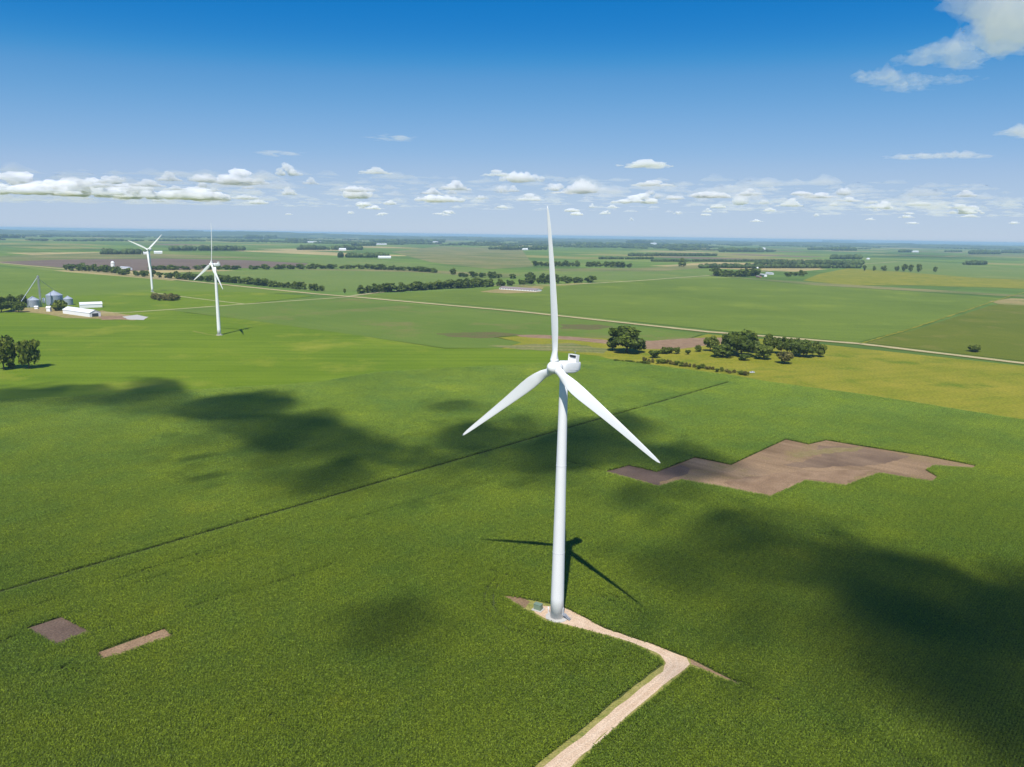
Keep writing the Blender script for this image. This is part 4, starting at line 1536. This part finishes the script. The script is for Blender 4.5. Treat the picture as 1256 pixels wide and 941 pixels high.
left_sh = [(150, 490, 130, 10, .3), (250, 505, 80, 14, .35), (350, 548, 120, 30, .4), (500, 575, 90, 22, .4), (30, 487, 50, 8, .8), (100, 478, 40, 6, .5), (185, 475, 24, 9, .9), (165, 485, 45, 6, .6), (245, 500, 28, 7, .7), (300, 503, 40, 12, .9), (290, 524, 36, 6, .7),
           (345, 533, 36, 12, .9), (400, 558, 52, 17, .9), (470, 560, 52, 13, .85), (380, 590, 42, 14, .9), (350, 612, 22, 7, .5), (320, 567, 36, 5, .35)]
mid_sh = [(660, 585, 150, 32, .32), (560, 600, 80, 26, .25), (545, 518, 40, 7, .5), (560, 562, 50, 14, .7), (620, 542, 36, 12, .5), (760, 549, 42, 11, 1.1), (700, 547, 32, 11, .55), (600, 602, 60, 14, .8), (720, 590, 70, 15, 1.0),
          (800, 600, 50, 11, .7), (865, 606, 45, 10, .8), (850, 650, 42, 12, .8), (780, 668, 30, 22, .4), (640, 640, 40, 12, .3)]
right_sh = [(845, 700, 70, 34, .3), (930, 770, 90, 36, .18), (910, 650, 110, 26, .3), (1110, 770, 200, 70, .35), (990, 692, 52, 12, 1.0), (1070, 715, 55, 17, 1.0), (1150, 740, 75, 20, 1.0), (1250, 762, 60, 18, 1.05), (1180, 800, 90, 24, .8), (1240, 860, 80, 36, 1.0), (1100, 850, 55, 20, .55),
            (1100, 790, 55, 13, .5), (930, 690, 36, 11, .5), (900, 658, 36, 12, .6), (1340, 800, 80, 60, 1.2), (1270, 930, 80, 36, .5)]
small_sh = [(485, 775, 46, 20, .75), (450, 790, 30, 12, .3)]
sheet_cloud('cloud', from_shadow(left_sh), ZC, 78, M['shade_cloud'], 'broken cloud above the camera shading the left of the near crop', 55, 1.15, 7, 1, .05, group='clouds overhead')
sheet_cloud('cloud', from_shadow(mid_sh), ZC + 60, 78, M['shade_cloud'], 'broken cloud above the camera shading the crop behind the big tower', 45, 1.15, 6, 2, .05, group='clouds overhead')
sheet_cloud('cloud', from_shadow(right_sh), ZC, 78, M['shade_cloud'], 'broken cloud above the camera shading the lower right of the crop', 45, 1.0, 6, 3, .05, group='clouds overhead')
sheet_cloud('cloud', from_shadow(small_sh), ZC, 78, M['shade_cloud'], 'small cloud scrap above the camera shading the crop left of the track', 35, 1.0, 5, 4, .04, group='clouds overhead')


# high ragged cloud in the upper right corner
def from_sky(lst, z):
    out = []
    for x, y, hx, hy, s in lst:
        c = at(x, y, z)
        u = (at(x + hx, y, z) - at(x - hx, y, z)) / 2
        v = (at(x, y + hy, z) - at(x, y - hy, z)) / 2
        out.append((c.x, c.y, (u.x, u.y), (v.x, v.y), s))
    return out


M['wisp'] = cloud_mat('wisp_vapour', 0.0019, (.98, .985, 1.0))
sheet_cloud('cloud', from_sky([(1235, 22, 36, 20, 1.2), (1225, 48, 26, 14, 1.0), (1200, 2, 50, 8, .9), (1255, 5, 60, 14, 1.0), (1300, 30, 60, 30, 1.0), (1170, 65, 36, 8, .6), (1130, 75, 40, 6, .4), (1185, 74, 26, 8, .4)], 1500), 1500, 260,
            M['wisp'], 'ragged white cloud in the upper right corner', 170, 1.25, 20, 11)
sheet_cloud('cloud', from_sky([(1080, 93, 30, 4, .7), (1105, 100, 34, 5, .7), (1110, 108, 26, 4, .6), (1070, 99, 16, 3, .5), (1160, 98, 40, 5, .35)], 1500), 1500, 90,
            M['wisp'], 'thin rippled cloud trailing below the corner cloud', 110, 1.8, 18, 12)
sheet_cloud('cloud', from_sky([(1150, 192, 45, 2.6, .8), (1185, 191, 30, 2.2, .6), (1110, 194, 30, 2, .5)], 2200), 2200, 120, M['wisp'], 'long thin streak of cloud over the right fields', 330, 1.7, 50, 13, .25)
sheet_cloud('cloud', from_sky([(1248, 163, 22, 4, .9), (1275, 164, 22, 5, .9)], 2000), 2000, 160, M['wisp'], 'small cloud at the right edge above the thin streak', 300, 1.5, 45, 14, .2)
sheet_cloud('cloud', from_sky([(478, 169, 24, 3, .5), (490, 171, 14, 2.4, .4)], 2000), 2000, 60, M['wisp'], 'faint grey scrap of cloud above the horizon clouds, left of the blade', 300, 1.6, 45, 15)
sheet_cloud('cloud', from_sky([(345, 189, 24, 3, .5), (330, 187, 14, 2, .4)], 1900), 1900, 60, M['wisp'], 'faint grey scrap of cloud above the middle turbine', 300, 1.6, 45, 16)


# cumulus: puffs joined into one skin
def cumulus(seed, flat):
    rd = random.Random(seed)
    mb = MB()
    for k in range(34):
        a = rd.uniform(0, 2 * PI)
        q = rd.random() ** .75
        x, y = .42 * q * math.cos(a), .30 * q * math.sin(a)
        hump = .55 + .45 * noise.noise(Vector((x * 5, seed * 3.3, 0)))
        r = rd.uniform(.05, .13) * (1.15 - .65 * q)
        z = .02 + rd.random() * (.30 if not flat else .10) * (1 - q ** 1.6) * hump * 1.5
        d = LUMPS[2][1][rd.randrange(12)]
        mb.add(np.c_[x + d[:, 0] * r * 1.25, y + d[:, 1] * r, z + d[:, 2] * r * .8].tolist(), LF)
    tmp = mb.build('cumulus_tmp', M['shade_cloud'])
    md = tmp.modifiers.new('skin', 'REMESH')
    md.mode = 'VOXEL'
    md.voxel_size = .014
    dg = bpy.context.evaluated_depsgraph_get()
    me = bpy.data.meshes.new_from_object(tmp.evaluated_get(dg))
    bpy.data.objects.remove(tmp)
    co = np.empty(len(me.vertices) * 3, np.float32)
    me.vertices.foreach_get('co', co)
    co = co.reshape(-1, 3)
    h = np.array([noise.noise_vector(Vector(c) * 13) * .024 + noise.noise_vector(Vector(c) * 30) * .014 for c in co])
    co += h
    co[:, 2] = np.where(co[:, 2] < .0, co[:, 2] * .35, co[:, 2])
    me.vertices.foreach_set('co', co.ravel())
    me.materials.clear()
    me.update()
    return me


M['cumulus'] = cloud_mat('cumulus_vapour', 0.009, (.985, .98, 1.0))
CUM = []
for i in range(8):
    me = cumulus(60 + i, i >= 5)
    me.name = 'cloud'
    me.materials.append(M['cumulus'])
    CUM.append(me)


def cum(x, y, w, h, label, base=1250, k=None, group=None):
    """cloud whose base shows at pixel x, y, w x h pixels large"""
    p_ = at(x, y, base)
    m = (p_ - Vector((0, 0, CAM_H))).dot(fwd) / FPX
    i = random.randrange(8) if k is None else k
    o = link('cloud', CUM[i])
    o.location = p_
    zs = max(v.co.z for v in CUM[i].vertices)
    o.scale = (w * m * 1.15, w * m * 1.15, h * m / zs)
    o.rotation_euler = (0, 0, random.choice((0, PI)) + random.uniform(-.4, .4))
    return tag(o, label, 'cloud', group)


for x, y, w, h, lb in [
        (25, 238, 110, 28, 'big white cumulus at the left end of the cloud bank'),
        (95, 240, 100, 22, 'long cumulus in the left bank, second from the edge'),
        (205, 222, 34, 12, 'small bright cumulus above the left bank'),
        (160, 243, 90, 18, 'cumulus in the middle of the left bank, below the small bright one'),
        (240, 244, 90, 16, 'low cumulus at the right of the left bank'),
        (293, 226, 74, 19, 'bright wide cumulus left above the middle turbine'),
        (353, 215, 36, 16, 'bright round cumulus right of the wide one'),
        (380, 226, 22, 9, 'tiny cumulus below the bright round one'),
        (353, 239, 26, 10, 'tiny cumulus right of the wide cumulus, near the bank'),
        (437, 242, 46, 15, 'white cumulus midway between the middle turbine and upper blade'),
        (556, 233, 42, 12, 'white cumulus left of the upper blade'),
        (640, 222, 54, 13, 'flat white cumulus just left of the upper blade'),
        (650, 246, 36, 9, 'small cumulus touching the left of the upper blade, lower'),
        (714, 236, 42, 18, 'brightest cumulus just right of the upper blade'),
        (783, 249, 64, 12, 'long low cumulus right of the brightest one'),
        (790, 205, 74, 9, 'flat grey cumulus high right of the upper blade'),
        (458, 213, 44, 8, 'flat grey cumulus above the white midway one'),
        (908, 250, 26, 13, 'small bright cumulus in the right half'),
        (968, 253, 34, 10, 'small bright cumulus right of the grove'),
        (540, 247, 60, 9, 'low flat cumulus left of the upper blade near the haze'),
        (870, 242, 60, 8, 'flat grey cumulus left of the small bright one in the right half'),
        (1085, 256, 30, 10, 'small pinkish cumulus in the right quarter'),
        (1185, 262, 40, 10, 'small cumulus near the right edge'),
        (800, 228, 60, 7, 'thin grey cumulus between the flat grey one and the long low one'),
        (610, 216, 40, 8, 'thin grey cumulus left of the flat white one')]:
    cum(x, y, w, h, lb)
for i in range(90):
    x = random.uniform(-60, 1320)
    hz = 278.8 + .0152 * x
    e = random.uniform(20, 56) if x > 330 else random.uniform(30, 60)
    q_ = e / 50
    cum(x, hz - e, random.uniform(14, 46) * q_, random.uniform(4, 9) * q_, 'small distant cumulus in the low band over the horizon', group='low band of distant cumulus')


# the broken layer behind them, seen nearly edge on
def cloud_deck(x0, x1, y0, y1, z, thick, res, nscale, cut, mat, label, seed):
    nx, ny = int((x1 - x0) / res), int((y1 - y0) / res)
    V, Fc, idx = [], [], {}
    Tk = np.zeros((nx, ny))
    for i in range(1, nx - 1):
        for j in range(1, ny - 1):
            x, y = x0 + i * res, y0 + j * res
            Tk[i, j] = max(0, fbm(x / nscale, y / nscale, seed) + .35 * noise.noise(Vector((x / 9000, y / 9000, seed))) - cut + (.10 if x < -y * .33 else 0))
    Tk = np.minimum(Tk, .8)
    occ = Tk > 0
    cell = occ[:-1, :-1] | occ[1:, :-1] | occ[:-1, 1:] | occ[1:, 1:]

    def vid(i, j, top):
        k = (i, j, top and occ[i, j])
        if k not in idx:
            idx[k] = len(V)
            V.append((x0 + i * res, y0 + j * res, z + (thick * Tk[i, j] * (1.0 if top else -.15) if occ[i, j] else 0)))
        return idx[k]
    for i, j in zip(*np.nonzero(cell)):
        Fc.append((vid(i, j, 1), vid(i + 1, j, 1), vid(i + 1, j + 1, 1), vid(i, j + 1, 1)))
        Fc.append((vid(i, j, 0), vid(i, j + 1, 0), vid(i + 1, j + 1, 0), vid(i + 1, j, 0)))
    me = bpy.data.meshes.new('cloud_layer')
    me.from_pydata(V, [], Fc)
    me.materials.append(mat)
    me.update()
    o = link('cloud_layer', me)
    o['kind'] = 'stuff'
    return tag(o, label, 'clouds')


M['deck'] = cloud_mat('deck_vapour', 0.0010, (.965, .965, 1.0))
cloud_deck(-26000, 26000, 15500, 36000, 1280, 280, 130, 1000, .28, M['deck'], 'hazy broken layer of low grey white cloud along the horizon', 3)

# ------------------------------------------------------------------ haze
GZ = (GR + 200)
hz_ = MB().add([(-GZ, -6200, -1.6), (GZ, -6200, -1.6), (GZ, GZ, -1.6), (-GZ, GZ, -1.6), (-GZ, -6200, 130), (GZ, -6200, 130), (GZ, GZ, 130), (-GZ, GZ, 130)],
               [(0, 3, 2, 1), (4, 5, 6, 7), (0, 1, 5, 4), (1, 2, 6, 5), (2, 3, 7, 6), (3, 0, 4, 7)])
hm, hn, ho = new_mat('haze')
pv = N(hn, 'ShaderNodeVolumePrincipled')
pv.inputs['Color'].default_value = (0.5, 0.73, 1.0, 1)
pv.inputs['Density'].default_value = 0.00005
pv.inputs['Anisotropy'].default_value = 0.0
hn.links.new(pv.outputs[0], ho.inputs['Volume'])
hb = hz_.build('haze', hm)
hb['kind'] = 'stuff'
tag(hb, 'pale blue haze lying over the whole plain', 'haze')

# ------------------------------------------------------------------ say which one of a row is meant
def ordinal(k):
    return '%d%s' % (k, 'th' if 10 <= k % 100 <= 20 else {1: 'st', 2: 'nd', 3: 'rd'}.get(k % 10, 'th'))


same = {}
for o in scene.objects:
    if o.parent is None and 'label' in o:
        same.setdefault(o['label'], []).append(o)
for lb, objs in same.items():
    if len(objs) > 1:
        objs.sort(key=lambda o: proj(o.location)[0])
        for k, o in enumerate(objs):
            o['label'] = ('leftmost ' if k == 0 else 'rightmost ' if k == len(objs) - 1 else ordinal(k + 1) + ' from left, ') + lb
